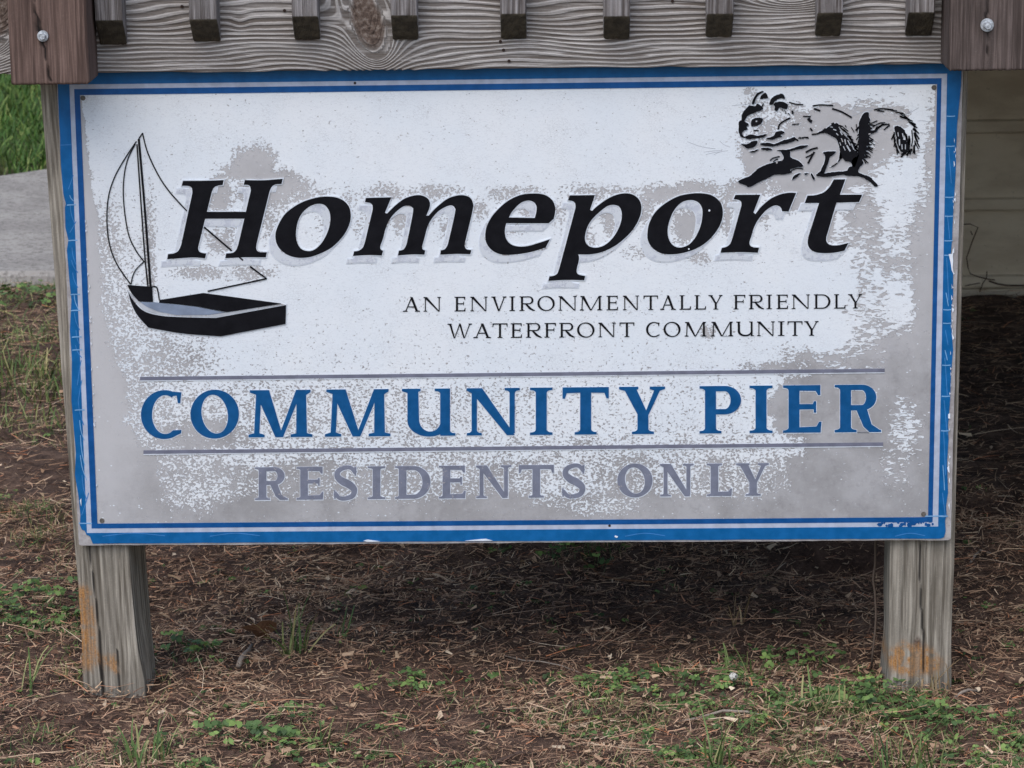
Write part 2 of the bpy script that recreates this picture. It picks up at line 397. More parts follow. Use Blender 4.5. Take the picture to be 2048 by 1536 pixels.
def needle_field(N, x0, x1, y0, y1, lmin, lmax, wmin, wmax, tfun, name, label, liftmax=.016):
    x = RNG.uniform(x0, x1, N); y = y0+(y1-y0)*RNG.random(N)**1.35
    ok = (y < PATH_F-.03) | (x > -.4)
    dp = np.hypot((x-PIT_P[0])/.12, (y-PIT_P[1]-.05)/.13); ok &= dp > 1.0
    x, y = x[ok], y[ok]; n = len(x)
    ang = RNG.uniform(0, 2*math.pi, n); ang = np.where(RNG.random(n) < .35, RNG.normal(0, .45, n), ang)
    L = lmin+(lmax-lmin)*RNG.random(n)**2.2; Wd = RNG.uniform(wmin, wmax, n)
    z = gh(x, y); l0 = RNG.random(n)**2*liftmax; l1 = RNG.normal(0, .004, n)+L*RNG.normal(.03, .09, n)
    return tag(ribbons(name, np.stack([x, y, z], -1), ang, L, Wd, l0+.001, np.maximum(l1, -l0*.7), RNG.normal(0, .32, n), tfun(x, y, n), M['needles'], 3), label, 'pine litter', kind='stuff')
def tint_a(x, y, n):
    b = vnoise(np.stack([x, y], -1)*4, 9, 3)
    t = np.clip(RNG.beta(1.8, 2.2, n)*.8+ (b-.5)*.5, 0, .92)
    return np.where(RNG.random(n) < .07, RNG.uniform(.94, 1, n), t)
needle_field(125000, -1.9, 2.1, -1.5, 3.1, .008, .045, .0009, .0022, tint_a, 'pine_litter', 'brown pine needle litter covering the ground under the sign')
needle_field(95000, -1.0, 1.1, -.55, 1.1, .004, .022, .0008, .0022, tint_a, 'needle_crumbs', 'short dry needle bits scattered round the sign posts')
needle_field(2600, -1.5, 1.7, -.5, 3.0, .06, .13, .0008, .0015, lambda x, y, n: np.where(RNG.random(n) < .55, RNG.uniform(.9, 1, n), RNG.uniform(.35, .85, n)), 'long_pine_needles', 'long reddish pine needles lying over the litter', .018)

def chips(n):
    x = RNG.uniform(-1.4, 1.6, n); y = -.5+2.6*RNG.random(n)**1.5; ok = (y < PATH_F-.05) | (x > -.4); x, y = x[ok], y[ok]; n = len(x)
    L = RNG.uniform(.006, .022, n); a = RNG.uniform(0, 6.28, n); z = gh(x, y)+RNG.uniform(.004, .014, n)
    return ribbons('leaf_litter', np.stack([x, y, z], -1), a, L, RNG.uniform(.003, .009, n), np.zeros(n), RNG.normal(0, .004, n), RNG.normal(0, .3, n), np.clip(RNG.beta(1.5, 2, n), 0, 1), M['needles'], 3)
tag(chips(2600), 'small dead leaf and bark bits mixed into the pine litter', 'leaf litter', kind='stuff')
def leaves_mesh(name, C, R, up, tint, mat, nside=5):
    """small leaf faces: centres C, radii R, normals up"""
    n = len(C); a = RNG.uniform(0, 2*math.pi, n)
    t1 = np.cross(up, np.stack([np.cos(a), np.sin(a), np.zeros(n)], -1)+.001); t1 /= np.linalg.norm(t1, axis=1)[:, None]
    t2 = np.cross(up, t1)
    V = np.zeros((n, 5, 3)); prof = [(-1, 0), (-.1, .72), (.85, .62), (.85, -.62), (-.1, -.72)]
    for k, (u, v) in enumerate(prof):
        V[:, k] = C+t1*(R*u)[:, None]+t2*(R*v)[:, None]+up*(R*(.22*abs(v)))[:, None]
    me = fast_mesh(name, V.reshape(-1, 3), np.arange(n*5).reshape(n, 5)); fattr(me, 'tint', np.repeat(tint, 5))
    return me
def clover_arrays(cx, cy, rad, count, hmax=.03, size=.0055):
    count = int(count*.8); r = rad*1.35*RNG.random(count)**.75; th = RNG.uniform(0, 2*math.pi, count)
    x = cx+r*np.cos(th)*1.25; y = cy+r*np.sin(th)
    h = hmax*(.25+.75*RNG.random(count))*(1-.45*np.minimum(1, r/rad/1.35))
    C = []; R = []; U = []; T = []
    for i in range(count):
        s = size*.72*RNG.uniform(.5, 1.3); a0 = RNG.uniform(0, 2*math.pi)
        tl = RNG.normal(0, .35, 2); upv = np.array([tl[0], tl[1]-.25, 1.0]); upv /= np.linalg.norm(upv)
        z = gh(np.array(x[i]), np.array(y[i]))+h[i]; tn = np.clip(RNG.normal(.45, .25), 0, 1)
        for k in range(3):
            a = a0+k*2.094; C.append((x[i]+math.cos(a)*s, y[i]+math.sin(a)*s, z+RNG.normal(0, .001))); R.append(s)
            u2 = upv+.25*np.array([math.cos(a), math.sin(a), 0])*RNG.normal(0, 1); U.append(u2/np.linalg.norm(u2)); T.append(np.clip(tn+RNG.normal(0, .08), 0, 1))
    stems = np.stack([x, y, h], -1)
    return C, R, U, T, stems
def clover_patch(name, spots, label, cat, kind=None, group=None):
    C, R, U, T, S = [], [], [], [], []
    for (X_, Y_, rad, cnt, hm, sz) in spots:
        p = gp(X_, Y_); a = clover_arrays(p[0], p[1], rad, cnt, hm, sz)
        C += a[0]; R += a[1]; U += a[2]; T += a[3]; S.append(a[4])
    if kind is None:
        p = gp(spots[0][0], spots[0][1]); root = empty(name); tag(root, label, cat, group)
        o = new_obj('leaf_mass', leaves_mesh('leaf_mass', np.array(C), np.array(R), np.array(U), np.array(T), M['clover']), M['clover'], root); tag(o, kind='stuff')
    else:
        o = root = new_obj(name, leaves_mesh(name, np.array(C), np.array(R), np.array(U), np.array(T), M['clover']), M['clover']); tag(o, label, cat, group, kind)
    S = np.concatenate(S); n = len(S); z = gh(S[:, 0], S[:, 1])
    ang = RNG.uniform(0, 6.28, n); L = S[:, 2]*.35
    st = ribbons('stem', np.stack([S[:, 0]-np.cos(ang)*L, S[:, 1]-np.sin(ang)*L, z], -1), ang, L, np.full(n, .0011), np.zeros(n), S[:, 2], np.zeros(n), np.full(n, .45), M['clover'], 2)
    st.parent = root; st['kind'] = 'stuff'; return o
# scattered ground cover in front of the right post and along the bottom of the view
spots = []
def in_patch(X_, Y_):
    d = 0.0
    d = max(d, float(sstep(1010, 1250, np.array(X_))*sstep(1300, 1400, np.array(Y_))*.75))
    d = max(d, float(sstep(1440, 1530, np.array(Y_))*.5*(X_ > 380)), .7*math.exp(-(((X_-500)/130)**2+((Y_-1490)/50)**2)))
    d = max(d, .55*math.exp(-(((X_-60)/110)**2+((Y_-1230)/60)**2)))
    return d
for _ in range(1900):
    X_, Y_ = random.uniform(-60, 2110), random.uniform(1180, 1600)
    b = float(vnoise(np.array([X_/150, Y_/60]), 11, 2))
    if random.random() < in_patch(X_, Y_)*max(0, (b-.38)*4.2): spots.append((X_, Y_, random.uniform(.012, .035), random.randint(7, 20), random.uniform(.010, .022), random.uniform(.0032, .0058)))
clover_patch('clover_cover', spots, 'low clover spreading through the litter in front of the sign posts', 'clover', 'stuff')
weeds = []
for _ in range(420):
    X_, Y_ = random.uniform(-40, 2090), random.uniform(560, 1560)
    if Y_ < 1100 and 120 < X_ < 1900: continue
    weeds.append((X_, Y_, random.uniform(.006, .02), random.randint(2, 6), random.uniform(.006, .016), random.uniform(.003, .006)))
clover_patch('weed_seedlings', weeds, 'tiny green seedlings dotted through the pine litter', 'seedlings', 'stuff')
patches = [
    ((372, 1300), .05, 60, .032, .0062, 'small clover clump beside the orange-scarred post, between the two posts'),
    ((100, 1222), .085, 110, .034, .0065, 'broad clover clump outside the orange-scarred post'),
    ((828, 1368), .032, 45, .024, .0052, 'lone small clover clump on bare litter below the residents lettering'),
    ((60, 605), .10, 70, .05, .0085, 'clover clump growing at the edge of the concrete path'),
    ((1165, 1105), .06, 60, .05, .007, 'dark clover clump in shade right under the sign bottom edge'),
    ((1570, 1325), .055, 70, .034, .006, 'clover clump on litter left of the post with the knotted foot'),
    ((1745, 1392), .05, 90, .034, .0062, 'dense clover clump against the foot of the post with the knot'),
    ((1900, 1440), .06, 110, .036, .006, 'bright clover clump in front of the post with the knotted foot'),
    ((1250, 1365), .05, 65, .026, .0058, 'clover clump around the dry twig bundle below the sign'),
    ((510, 1482), .05, 80, .03, .007, 'bright green leafy clover clump in front of the sign among pale straw'),
]
for (P, rad, cnt, hm, sz, lb) in patches:
    clover_patch('clover_plant', [(P[0], P[1], rad, cnt, hm, sz)], lb, 'clover', group='clover clumps on the litter')
def short_grass(n, fn, hmax, name, label):
    xy = []
    while len(xy) < n:
        X_, Y_ = random.uniform(-60, 2110), random.uniform(560, 1600)
        if random.random() < fn(X_, Y_): q = gp(X_, Y_); xy.append((q[0], q[1]))
    xy = np.array(xy); x, y = xy[:, 0], xy[:, 1]
    return tag(ribbons(name, np.stack([x, y, gh(x, y)-.002], -1), RNG.uniform(0, 6.28, n), RNG.uniform(.006, .028, n), RNG.uniform(.0008, .0018, n), np.zeros(n), RNG.uniform(.006, hmax, n), RNG.normal(0, .3, n), np.clip(RNG.normal(.5, .3, n), 0, 1), M['grass'], 3), label, 'grass', kind='stuff')
def fn_a(X_, Y_):
    b = float(vnoise(np.array([X_/110, Y_/45]), 19, 2)); k = max(0, (b-.42)*4)
    a = 1.0*min(1, max(0, (Y_-1320)/120))*min(1, max(.18, (X_-950)/300))
    l = .9 if (X_ < 130 and Y_ < 1120) else (.35 if (X_ < 170 and Y_ > 1120) else 0)
    return min(1, max(a, l)*k)
short_grass(5200, fn_a, .022, 'short_grass', 'fine short grass threaded through the litter in front of the posts and by the path')
# grass tufts
def tuft(cx, cy, n, hgt, spread, mat, name, label, cat='grass tuft', group=None, kind=None, w=.0032, lean=.55):
    r = spread*np.sqrt(RNG.random(n)); th = RNG.uniform(0, 6.283, n)
    x = cx+r*np.cos(th); y = cy+r*np.sin(th); z = gh(x, y)-.004
    ang = RNG.uniform(0, 6.283, n); H = hgt*RNG.uniform(.45, 1.1, n); L = H*np.abs(RNG.normal(lean, .3, n))
    o = ribbons(name, np.stack([x, y, z], -1), ang, L, np.full(n, w)*RNG.uniform(.6, 1.2, n), np.zeros(n), H, RNG.normal(0, .15, n), np.clip(RNG.normal(.5, .25, n), 0, 1), mat, 4, up=lambda t: t*(1.55-.55*t*1.0)/1.0)
    root = empty(name); tag(root, label, cat, group); o.name = 'blades'; o.parent = root; o['kind'] = 'stuff'; return root
GT = 'grass tufts by the sign'
for (P, n, h, s, mt, lb) in [
    ((592, 1305), 22, .085, .018, 'grass', 'upright green grass tuft standing alone on litter between the sign posts'),
    ((55, 1385), 8, .060, .012, 'grass', 'thin green grass blades poking up outside the orange-scarred post'),
    ((45, 760), 240, .06, .17, 'grass', 'bright grass tuft on the verge beside the concrete path'),
    ((110, 820), 90, .045, .15, 'grass', 'olive grass tuft on the verge behind the edge of the sign'),
    ((1870, 1378), 22, .050, .022, 'drygrass', 'dry straw tuft leaning on the foot of the knotted post'),
    ((1490, 1345), 16, .045, .03, 'grass', 'pale grass tuft beside the white clover flower'),
    ((1640, 1420), 18, .05, .05, 'grass', 'grass tuft in the clover in front of the knotted post'),
    ((1440, 1535), 22, .075, .02, 'grass', 'tall narrow grass tuft in the clover in front of the sign'),
    ((1810, 1540), 46, .075, .045, 'grass', 'dense fine grass tuft in front of the clover by the knotted post'),
    ((290, 1530), 46, .055, .05, 'grass', 'bright low grass tuft in front of the orange-scarred post'),
    ((680, 1285), 6, .05, .01, 'grass', 'few short grass blades on litter under the sign centre'),
    ((1475, 1250), 8, .06, .012, 'drygrass', 'dry curled stalks standing on shaded litter near the knotted post'),
    ((640, 1480), 9, .055, .012, 'grass', 'sparse short grass blades in the foreground straw'),
]:
    p = gp(*P); tuft(p[0], p[1], n, h, s, M[mt], 'grass_tuft', lb, group=GT)
# verge grass between litter and path (left) and the lawn beyond the path
nv = 7000; x = RNG.uniform(-1.75, -.75, nv); y = RNG.uniform(.5, PATH_F-.02, nv)
keep = vnoise(np.stack([x, y], -1)*3.2, 21, 3)+.32*(y-.9)/2 > .66
x, y = x[keep], y[keep]; n = len(x)
tag(ribbons('verge_grass', np.stack([x, y, gh(x, y)-.003], -1), RNG.uniform(0, 6.28, n), RNG.uniform(.012, .06, n), RNG.uniform(.0015, .0035, n), np.zeros(n), RNG.uniform(.006, .032, n), RNG.normal(0, .25, n), np.clip(RNG.normal(.55, .3, n), 0, 1), M['grass'], 3), 'patchy grass on the verge in front of the concrete path', 'grass', kind='stuff')
nl = 60000; x = -.7-3.2*RNG.random(nl)**1.2; y = PATH_B-.2+6.5*RNG.random(nl)**1.25
ok = y > EDGE(pb0, pb1, x)+.015
x, y = x[ok], y[ok]; n = len(x)
tag(ribbons('lawn_grass', np.stack([x, y, np.full(n, -.02)], -1), RNG.uniform(0, 6.28, n), RNG.uniform(.02, .075, n), RNG.uniform(.003, .007, n), np.zeros(n), RNG.uniform(.03, .085, n), RNG.normal(0, .3, n), np.clip(RNG.normal(.45, .28, n), 0, 1), M['lawn'], 3), 'lush green lawn beyond the concrete path', 'lawn', kind='stuff')
# shrubs closing the lawn
for i, (sx, sy, sr, sh, lb) in enumerate([(-1.35, 11.6, .75, 1.3, 'dark rounded shrub at the back of the lawn'), (-2.5, 12.2, .9, 1.7, 'taller dark shrub beyond the rounded one behind the lawn'), (-3.9, 11.8, .8, 1.2, 'low dark shrub at the far end of the row behind the lawn')]):
    sh_o = empty('shrub', (sx, sy, 0)); tag(sh_o, lb, 'shrub', 'shrubs behind the lawn')
    n = 5200; u = RNG.normal(0, 1, (n, 3)); u /= np.linalg.norm(u, axis=1)[:, None]
    rr = (.35+.65*RNG.random(n)**.4)*(.75+.5*vnoise(u*2.2+i*4, 3, 2))
    C = u*rr[:, None]*np.array([sr, sr, sh*.5])+np.array([0, 0, sh*.52]); C[:, 2] = np.maximum(C[:, 2], .03)
    up = u+RNG.normal(0, .5, (n, 3)); up /= np.linalg.norm(up, axis=1)[:, None]
    new_obj('crown', leaves_mesh('crown', C, RNG.uniform(.015, .035, n), up, np.clip(RNG.normal(.4, .25, n), 0, 1), M['shrub']), M['shrub'], sh_o)
    V = []; F = []
    for k in range(5):
        a = k*1.3; b = len(V)
        for (t, r_) in ((0, .02), (.5, .014), (1, .006)):
            cx_, cy_, cz_ = math.cos(a)*sr*.5*t, math.sin(a)*sr*.5*t, t*sh*.8
            V += [(cx_+r_*math.cos(q*1.57), cy_+r_*math.sin(q*1.57), cz_) for q in range(4)]
        for j in range(2):
            for q in range(4): F.append((b+j*4+q, b+j*4+(q+1) % 4, b+j*4+4+(q+1) % 4, b+j*4+4+q))
    tag(new_obj('stem', mesh('stem', V, F), M['stem'], sh_o), kind='stuff')

# small finds on the ground
def tube(name, pts, rad, mat, parent=None, sides=6):
    pts = [Vector(p) for p in pts]; V = []; F = []
    n = len(pts); rads = rad if isinstance(rad, (list, tuple)) else [rad]*n
    for i, p in enumerate(pts):
        d = (pts[min(i+1, n-1)]-pts[max(i-1, 0)]).normalized(); a = d.orthogonal().normalized(); b = d.cross(a)
        V += [tuple(p+(a*math.cos(q*6.2832/sides)+b*math.sin(q*6.2832/sides))*rads[i]) for q in range(sides)]
    for i in range(n-1):
        for q in range(sides): F.append((i*sides+q, i*sides+(q+1) % sides, (i+1)*sides+(q+1) % sides, (i+1)*sides+q))
    F += [tuple(range(sides))[::-1], tuple(range((n-1)*sides, n*sides))]
    return new_obj(name, mesh(name, V, F, True), mat, parent)
def ground_stick(a, b, r, mat, name, label, cat, group=None, bend=.0, lift=.006):
    p, q = gp(*a), gp(*b); pts = []
    for t in (0, .25, .5, .75, 1):
        c = p+(q-p)*t; c = c.copy(); off = bend*math.sin(t*3.14)
        c[1] += off; c[2] = float(gh(np.array(c[0]), np.array(c[1])))+lift+.004*math.sin(t*5+a[0])
        pts.append(tuple(c))
    return tag(tube(name, pts, [r*.8, r, r*.95, r*.85, r*.5], mat), label, cat, group)
TW = 'twigs lying on the litter'
ground_stick((476, 1326), (504, 1288), .0045, M['stick'], 'twig', 'pale stubby twig beside the dead leaf on the litter', 'twig', TW, lift=.012)
ground_stick((940, 1528), (1072, 1500), .0035, M['darkstem'], 'twig', 'dark bark twig in the foreground litter', 'twig', TW)
ground_stick((1040, 1452), (1190, 1425), .0016, M['deadleaf'], 'twig', 'orange pine needle bundle below the sign centre', 'twig', TW, .01)
ground_stick((1165, 1118), (1310, 1168), .0020, M['deadleaf'], 'twig', 'orange needle bundle in shade under the sign', 'twig', TW, .0)
ground_stick((1010, 1300), (1160, 1330), .0013, M['stick'], 'twig', 'long pale straw stalk across the middle of the litter', 'twig', TW, .008)
ground_stick((1350, 1430), (1545, 1440), .0022, M['stick'], 'twig', 'long tan stalk lying in the clover in front of the knotted post', 'twig', TW, .008)
ground_stick((1910, 1385), (1962, 1368), .0024, M['stick'], 'twig', 'short tan stick beside the foot of the knotted post', 'twig', TW)
ground_stick((1940, 1130), (1982, 1118), .0022, M['stick'], 'twig', 'pale curled stem in the shaded litter beside the knotted post', 'twig', TW, .01)
# dead leaf
p = gp(520, 1272)
bm = bmesh.new(); ring = []
for k in range(14):
    a = k/14*6.283; r = .020*(1+.25*math.sin(3*a)+.12*math.sin(5*a+1)); ring.append(bm.verts.new((r*math.cos(a)*1.2, r*math.sin(a)*.8, .006*math.sin(2*a)+.004)))
c_ = bm.verts.new((0, 0, 0))
for k in range(14): bm.faces.new((c_, ring[k], ring[(k+1) % 14]))
bmesh.ops.solidify(bm, geom=bm.faces[:], thickness=.0008)
me = bpy.data.meshes.new('dead_leaf'); bm.to_mesh(me); bm.free()
o = new_obj('dead_leaf', me, M['deadleaf']); o.location = (p[0], p[1], float(gh(np.array(p[0]), np.array(p[1])))+.017); o.rotation_euler = (.75, .1, .5)
tag(o, 'curled brown dead leaf on the litter between the posts', 'leaf')
# white clover flower
p = gp(1466, 1376); fl = empty('clover_flower', (p[0], p[1], float(gh(np.array(p[0]), np.array(p[1])))))
tag(fl, 'single white clover flower in the green in front of the sign', 'flower')
tube('stem', [(0, .004, -.004), (.001, .002, .010), (0, 0, .018)], .0010, M['clover'], fl)
n = 46; u = RNG.normal(0, 1, (n, 3)); u /= np.linalg.norm(u, axis=1)[:, None]
me = leaves_mesh('petals', u*.0052*RNG.uniform(.6, 1.15, (n, 1))+np.array([0, 0, .020]), np.full(n, .0026), u, np.zeros(n), M['petal']); new_obj('petals', me, M['petal'], fl)

# ------------------------------------------------------------------ timber
def wood_box(name, x0, x1, y0, y1, z0, z1, res, rad, fn, mat, parent=None, origin=(0, 0, 0), shape=None, relief=.0):
    """rounded box of fine quads; fn(P, N) -> phase, mask(n,3), endgrain; shape bends the points afterwards"""
    lo = np.array([x0, y0, z0]); hi = np.array([x1, y1, z1]); Vs = []; Fs = []; base = 0; Ns = []
    def ticks(a, b, r):
        n = max(2, int(round((b-a)/r))+1); t = np.linspace(a, b, n)
        return np.unique(np.concatenate([t, [a+rad*.33, a+rad*.7, a+rad, b-rad, b-rad*.7, b-rad*.33]]))
    for ax in range(3):
        u, v = [(1, 2), (2, 0), (0, 1)][ax]
        tu, tv = ticks(lo[u], hi[u], res[u]), ticks(lo[v], hi[v], res[v]); U, Vv = np.meshgrid(tu, tv)
        for sgn in (0, 1):
            P = np.zeros(U.shape+(3,)); P[..., u] = U; P[..., v] = Vv; P[..., ax] = hi[ax] if sgn else lo[ax]
            F = grid_faces(*U.shape)
            if not sgn: F = F[:, ::-1]
            Vs.append(P.reshape(-1, 3)); Fs.append(F+base); base += U.size
    V = np.concatenate(Vs); F = np.concatenate(Fs)
    key = np.round(V*1e5).astype(np.int64); _, first, inv = np.unique(key, axis=0, return_index=True, return_inverse=True)
    V = V[first]; F = inv.reshape(-1)[F]
    c = np.clip(V, lo+rad, hi-rad); d = V-c; ln = np.linalg.norm(d, axis=1)[:, None]; Nn = d/np.maximum(ln, 1e-9); V = c+Nn*rad
    ph, mk, eg = fn(V, Nn)
    if relief: V = V+Nn*(relief*(np.sin(ph)*.5-.5)*(1-mk[:, 2]) - np.minimum(.004, relief*4)*mk[:, 0])[:, None]
    if shape is not None: V = shape(V)
    me = fast_mesh(name, V-np.array(origin), F, True)
    fattr(me, 'phase', ph); vattr(me, 'mask', mk); fattr(me, 'endg', eg)
    o = new_obj(name, me, mat, parent)
    if parent is None: o.location = origin
    return o

deck = empty('wooden_deck', (0, 0, 0))
tag(deck, 'weathered timber deck with square balusters and brown posts above the sign', 'deck')
BY0, BY1 = -.026, .0122                         # rim beam depth
bz0 = px(1024, 139, BY0)[2]; bx0, bx1 = -1.05, 5.2; bz1 = bz0+.184
k1 = px(735, 42, BY0); k2 = px(1585, -6, BY0); k3 = px(8, 20, BY0); k4 = px(480, 45, BY0); k5 = px(1040, 100, BY0)
def beam_fn(P, N):
    x, z = P[:, 0].copy(), P[:, 2].copy(); y = P[:, 1]
    ze = z + .0030*np.sin(x*9+.7)+.0016*np.sin(x*23+z*40)+.0012*np.sin(x*47+1+z*90) + (vnoise(np.stack([x*5, z*30], -1), 31, 2)-.5)*.010
    knot = np.zeros_like(x)
    for kp, a, b, tilt, pw, isk in ((k1, .0235, .046, .28, 1.0, 1), (k3, .022, .05, -.5, 1.0, 1)):
        u, v = x-kp[0], z-kp[2]; ur, vr = u*math.cos(tilt)+v*math.sin(tilt), -u*math.sin(tilt)+v*math.cos(tilt)
        r2 = (ur/(a*1.25))**2+(vr/(b*1.15))**2; rr = np.sqrt((ur/a)**2+(vr/b)**2)
        fade = np.exp(-np.maximum(0, np.sqrt(r2)-1)*.32)
        ze = ze - v*np.minimum(.97, 1/np.maximum(r2, .6))*fade
        wob = 1+.22*(vnoise(np.stack([np.arctan2(vr, ur)*1.6, rr*1.5], -1), 8, 2)-.5)
        if isk: knot = np.maximum(knot, 1-sstep(.66, .98, rr*wob)); ze = np.where(rr < .95, ze+rr*.022, ze)
    for kp, a, b, A in ((k2, .052, .018, .040), (k4, .012, .016, .0035), (k5, .05, .02, -.007)):
        ze = ze + A*np.exp(-((x-kp[0])/a)**2-((z-kp[2])/b)**2)
    lam = .0061+.0018*sstep(bz0+.03, bz0+.14, z)
    ph = 2*math.pi*(ze-bz0)/lam + y*150
    mk = np.zeros((len(x), 3)); mk[:, 2] = knot
    return ph, mk, np.zeros(len(x))
wood_box('rim_beam', bx0, bx1, BY0, BY1, bz0, bz1, (.0027, .019, .0015), .004, beam_fn, M['beam'], deck, relief=.0014)
def vert_fn(lam, seed, warp=.012, knots=(), crack=None, raw=None):
    def fn(P, N):
        x, y, z = P[:, 0], P[:, 1], P[:, 2]
        xe = x + y*.8 + warp*(vnoise(np.stack([x*6+seed, z*3], -1), seed, 2)-.5)*2 + .004*np.sin(z*11+seed)
        kn = np.zeros_like(x)
        for (kx, kz, a, b) in knots:
            u, v = x-kx, z-kz; r2 = (u/a)**2+(v/b)**2
            xe = xe - u*np.minimum(.95, 1/np.maximum(r2, .6))*np.exp(-np.maximum(0, np.sqrt(r2)-1)*.5)
            kn = np.maximum(kn, 1-sstep(.6, .85, np.sqrt(r2)))
        lm = lam*(.75+.7*vnoise(np.stack([x*30+seed, z*.2], -1), seed+3, 2))
        ph = 2*math.pi*xe/lm
        mk = np.zeros((len(x), 3)); mk[:, 2] = kn
        if crack is not None: mk[:, 0] = crack(P)*(N[:, 1] < -.5)
        if raw is not None: mk[:, 1] = raw(P)
        return ph, mk, np.zeros(len(x))
    return fn
def polyline_mask(pts, w0):                   # crack drawn as a polyline (x, z, width factor)
    def f(P):
        out = np.zeros(len(P))
        for (x0, z0, a), (x1, z1, b) in zip(pts[:-1], pts[1:]):
            t = np.clip((P[:, 2]-z0)/(z1-z0), 0, 1); inside = (P[:, 2] <= max(z0, z1)) & (P[:, 2] >= min(z0, z1))
            xc = x0+(x1-x0)*t + .0012*np.sin(P[:, 2]*300); w = w0*(a+(b-a)*t)
            out = np.maximum(out, np.where(inside, 1-sstep(.5, 1.3, np.abs(P[:, 0]-xc)/np.maximum(w, 1e-5)), 0))
        return out
    return f
# two deck posts bolted to the beam, standing in front of it
DY0, DY1 = BY0-.0895, BY0-.0005
def bolt(parent, P, r):
    x, y, z = P
    def lathe(name, prof, mat, par, sides):
        V = []; F = []
        for (rr, yy) in prof: V += [(x+rr*math.cos(q*6.2832/sides+.3), y-yy, z+rr*math.sin(q*6.2832/sides+.3)) for q in range(sides)]
        n = len(prof)
        for i in range(n-1):
            for q in range(sides): F.append((i*sides+q, i*sides+(q+1) % sides, (i+1)*sides+(q+1) % sides, (i+1)*sides+q))
        F.append(tuple(range((n-1)*sides, n*sides)))
        return new_obj(name, mesh(name, V, F), mat, par)
    w = lathe('washer', [(r, 0), (r, .0018), (r*.93, .0026), (r*.3, .0027)], M['zinc'], parent, 28)
    lathe('bolt_head', [(r*.62, .002), (r*.62, .0075), (r*.52, .0090), (r*.45, .0085), (r*.1, .0088)], M['zinc'], w, 6)
pL0, pL1 = px(21, 171, DY0), px(179, 173, DY0)
bl = px(86, 72, DY0); 
cr = [(px(66, -20, DY0)[0], 2.2, .3), (px(68, -5, DY0)[0], px(68, -5, DY0)[2], .5), (px(75, 40, DY0)[0], px(75, 40, DY0)[2], 1.4), (px(79, 62, DY0)[0], px(79, 62, DY0)[2], 3.4), (px(86, 88, DY0)[0], px(86, 88, DY0)[2], 1.6), (px(93, 120, DY0)[0], px(93, 120, DY0)[2], .8), (px(103, 171, DY0)[0], px(103, 171, DY0)[2], .7)]
PW = pL1[0]-pL0[0]
post = wood_box('post', pL0[0], pL1[0], DY0, DY1, pL0[2], 2.05, (.0028, .02, .006), .004, vert_fn(.017, 3, .02, crack=polyline_mask(cr, .0013)), M['brown_post'], deck, relief=.0006)
bolt(post, (bl[0], DY0-.0003, bl[2]), .0074)
pR0 = px(1897, 143, DY0); br_ = px(1974, 50, DY0)
cr2 = [(px(1978, -10, DY0)[0], 2.2, .3), (px(1977, 10, DY0)[0], px(1977, 10, DY0)[2], 1.0), (px(1974, 45, DY0)[0], px(1974, 45, DY0)[2], 1.2), (px(1976, 80, DY0)[0], px(1976, 80, DY0)[2], 1.2), (px(1975, 120, DY0)[0], px(1975, 120, DY0)[2], .4)]
post2 = wood_box('post', pR0[0], pR0[0]+PW*1.02, DY0, DY1, pR0[2], 2.05, (.0028, .02, .006), .004, vert_fn(.011, 9, .015, crack=polyline_mask(cr2, .0012)), M['dark_post'], deck, relief=.0009)
bolt(post2, (br_[0], DY0-.0003, br_[2]), .0088)
# balusters, lower ends cut at a slant
QY0 = BY0-.0385; QY1 = BY0-.0005
bal = [(190, 246, 43), (378, 435, 41), (583, 637, 35), (781, 835, 33), (1000, 1053, 30), (1207, 1261, 35), (1413, 1468, 30), (1634, 1687, 28), (1816, 1871, 27)]
rows = [(px(a, c, QY0)[0], px(b, c, QY0)[0], px(a, c, QY0)[2]) for a, b, c in bal]
xx = pR0[0]+PW+.09
while xx < 5.1: rows.append((xx, xx+.038, rows[-1][2]+random.uniform(-.003, .003))); xx += .138
for i, (a, b, z) in enumerate(rows):
    drop = random.uniform(.034, .038)
    f0 = vert_fn(random.uniform(.008, .013), 20+i, .006)
    def bfn(P, N, z=z, f0=f0):
        ph, mk, _ = f0(P, N); eg = (1-sstep(z+.001, z+.004, P[:, 2]))*(N[:, 2] < -.3); return ph, mk, eg.astype(float)
    def bsh(V, z=z, drop=drop):
        V = V.copy(); t = np.clip((V[:, 1]-QY0)/(QY1-QY0), 0, 1); s = np.clip((V[:, 2]-z)/.12, 0, 1)
        V[:, 2] -= drop*t*(1-s); return V
    vis = i < len(bal)
    wood_box('baluster', a, b, QY0, QY1, z, 1.92, (.003, .006, .03) if vis else (.02, .02, .4), .003 if vis else .002, bfn, M['baluster'], deck, shape=bsh, relief=.0005)
wood_box('handrail', -.75, 5.2, QY0-.02, QY1+.08, 1.921, 1.96, (.2, .05, .02), .004, vert_fn(.05, 41), M['deck'], deck)
# deck floor behind the beam
nb = 30; by = .11
for i in range(nb):
    y0 = .0+i*.146
    if y0+.03 > WALL_Y-.012: break
    wood_box('deck_board', -.62, 5.2, y0, min(y0+.1459, WALL_Y-.0125), bz1+.001, bz1+.037, (.4, .05, .02), .004, vert_fn(.05, 50+i), M['deck'], deck)
for i, jx in enumerate(np.arange(-.60, 5.2, .41)):
    if abs(jx+.55) < .1 and False: continue
    wood_box('joist', jx, jx+.038, .112, WALL_Y-.03, bz0+.02, bz1, (.02, .5, .05), .003, vert_fn(.03, 80+i), M['deck'], deck)
wood_box('added_shade_beam', -.58, 5.2, WALL_Y-.36, WALL_Y-.28, .625, bz0+.019, (.4, .04, .05), .004, vert_fn(.05, 95), M['deck'], deck)  # beam added under the deck to keep light off the upper house wall
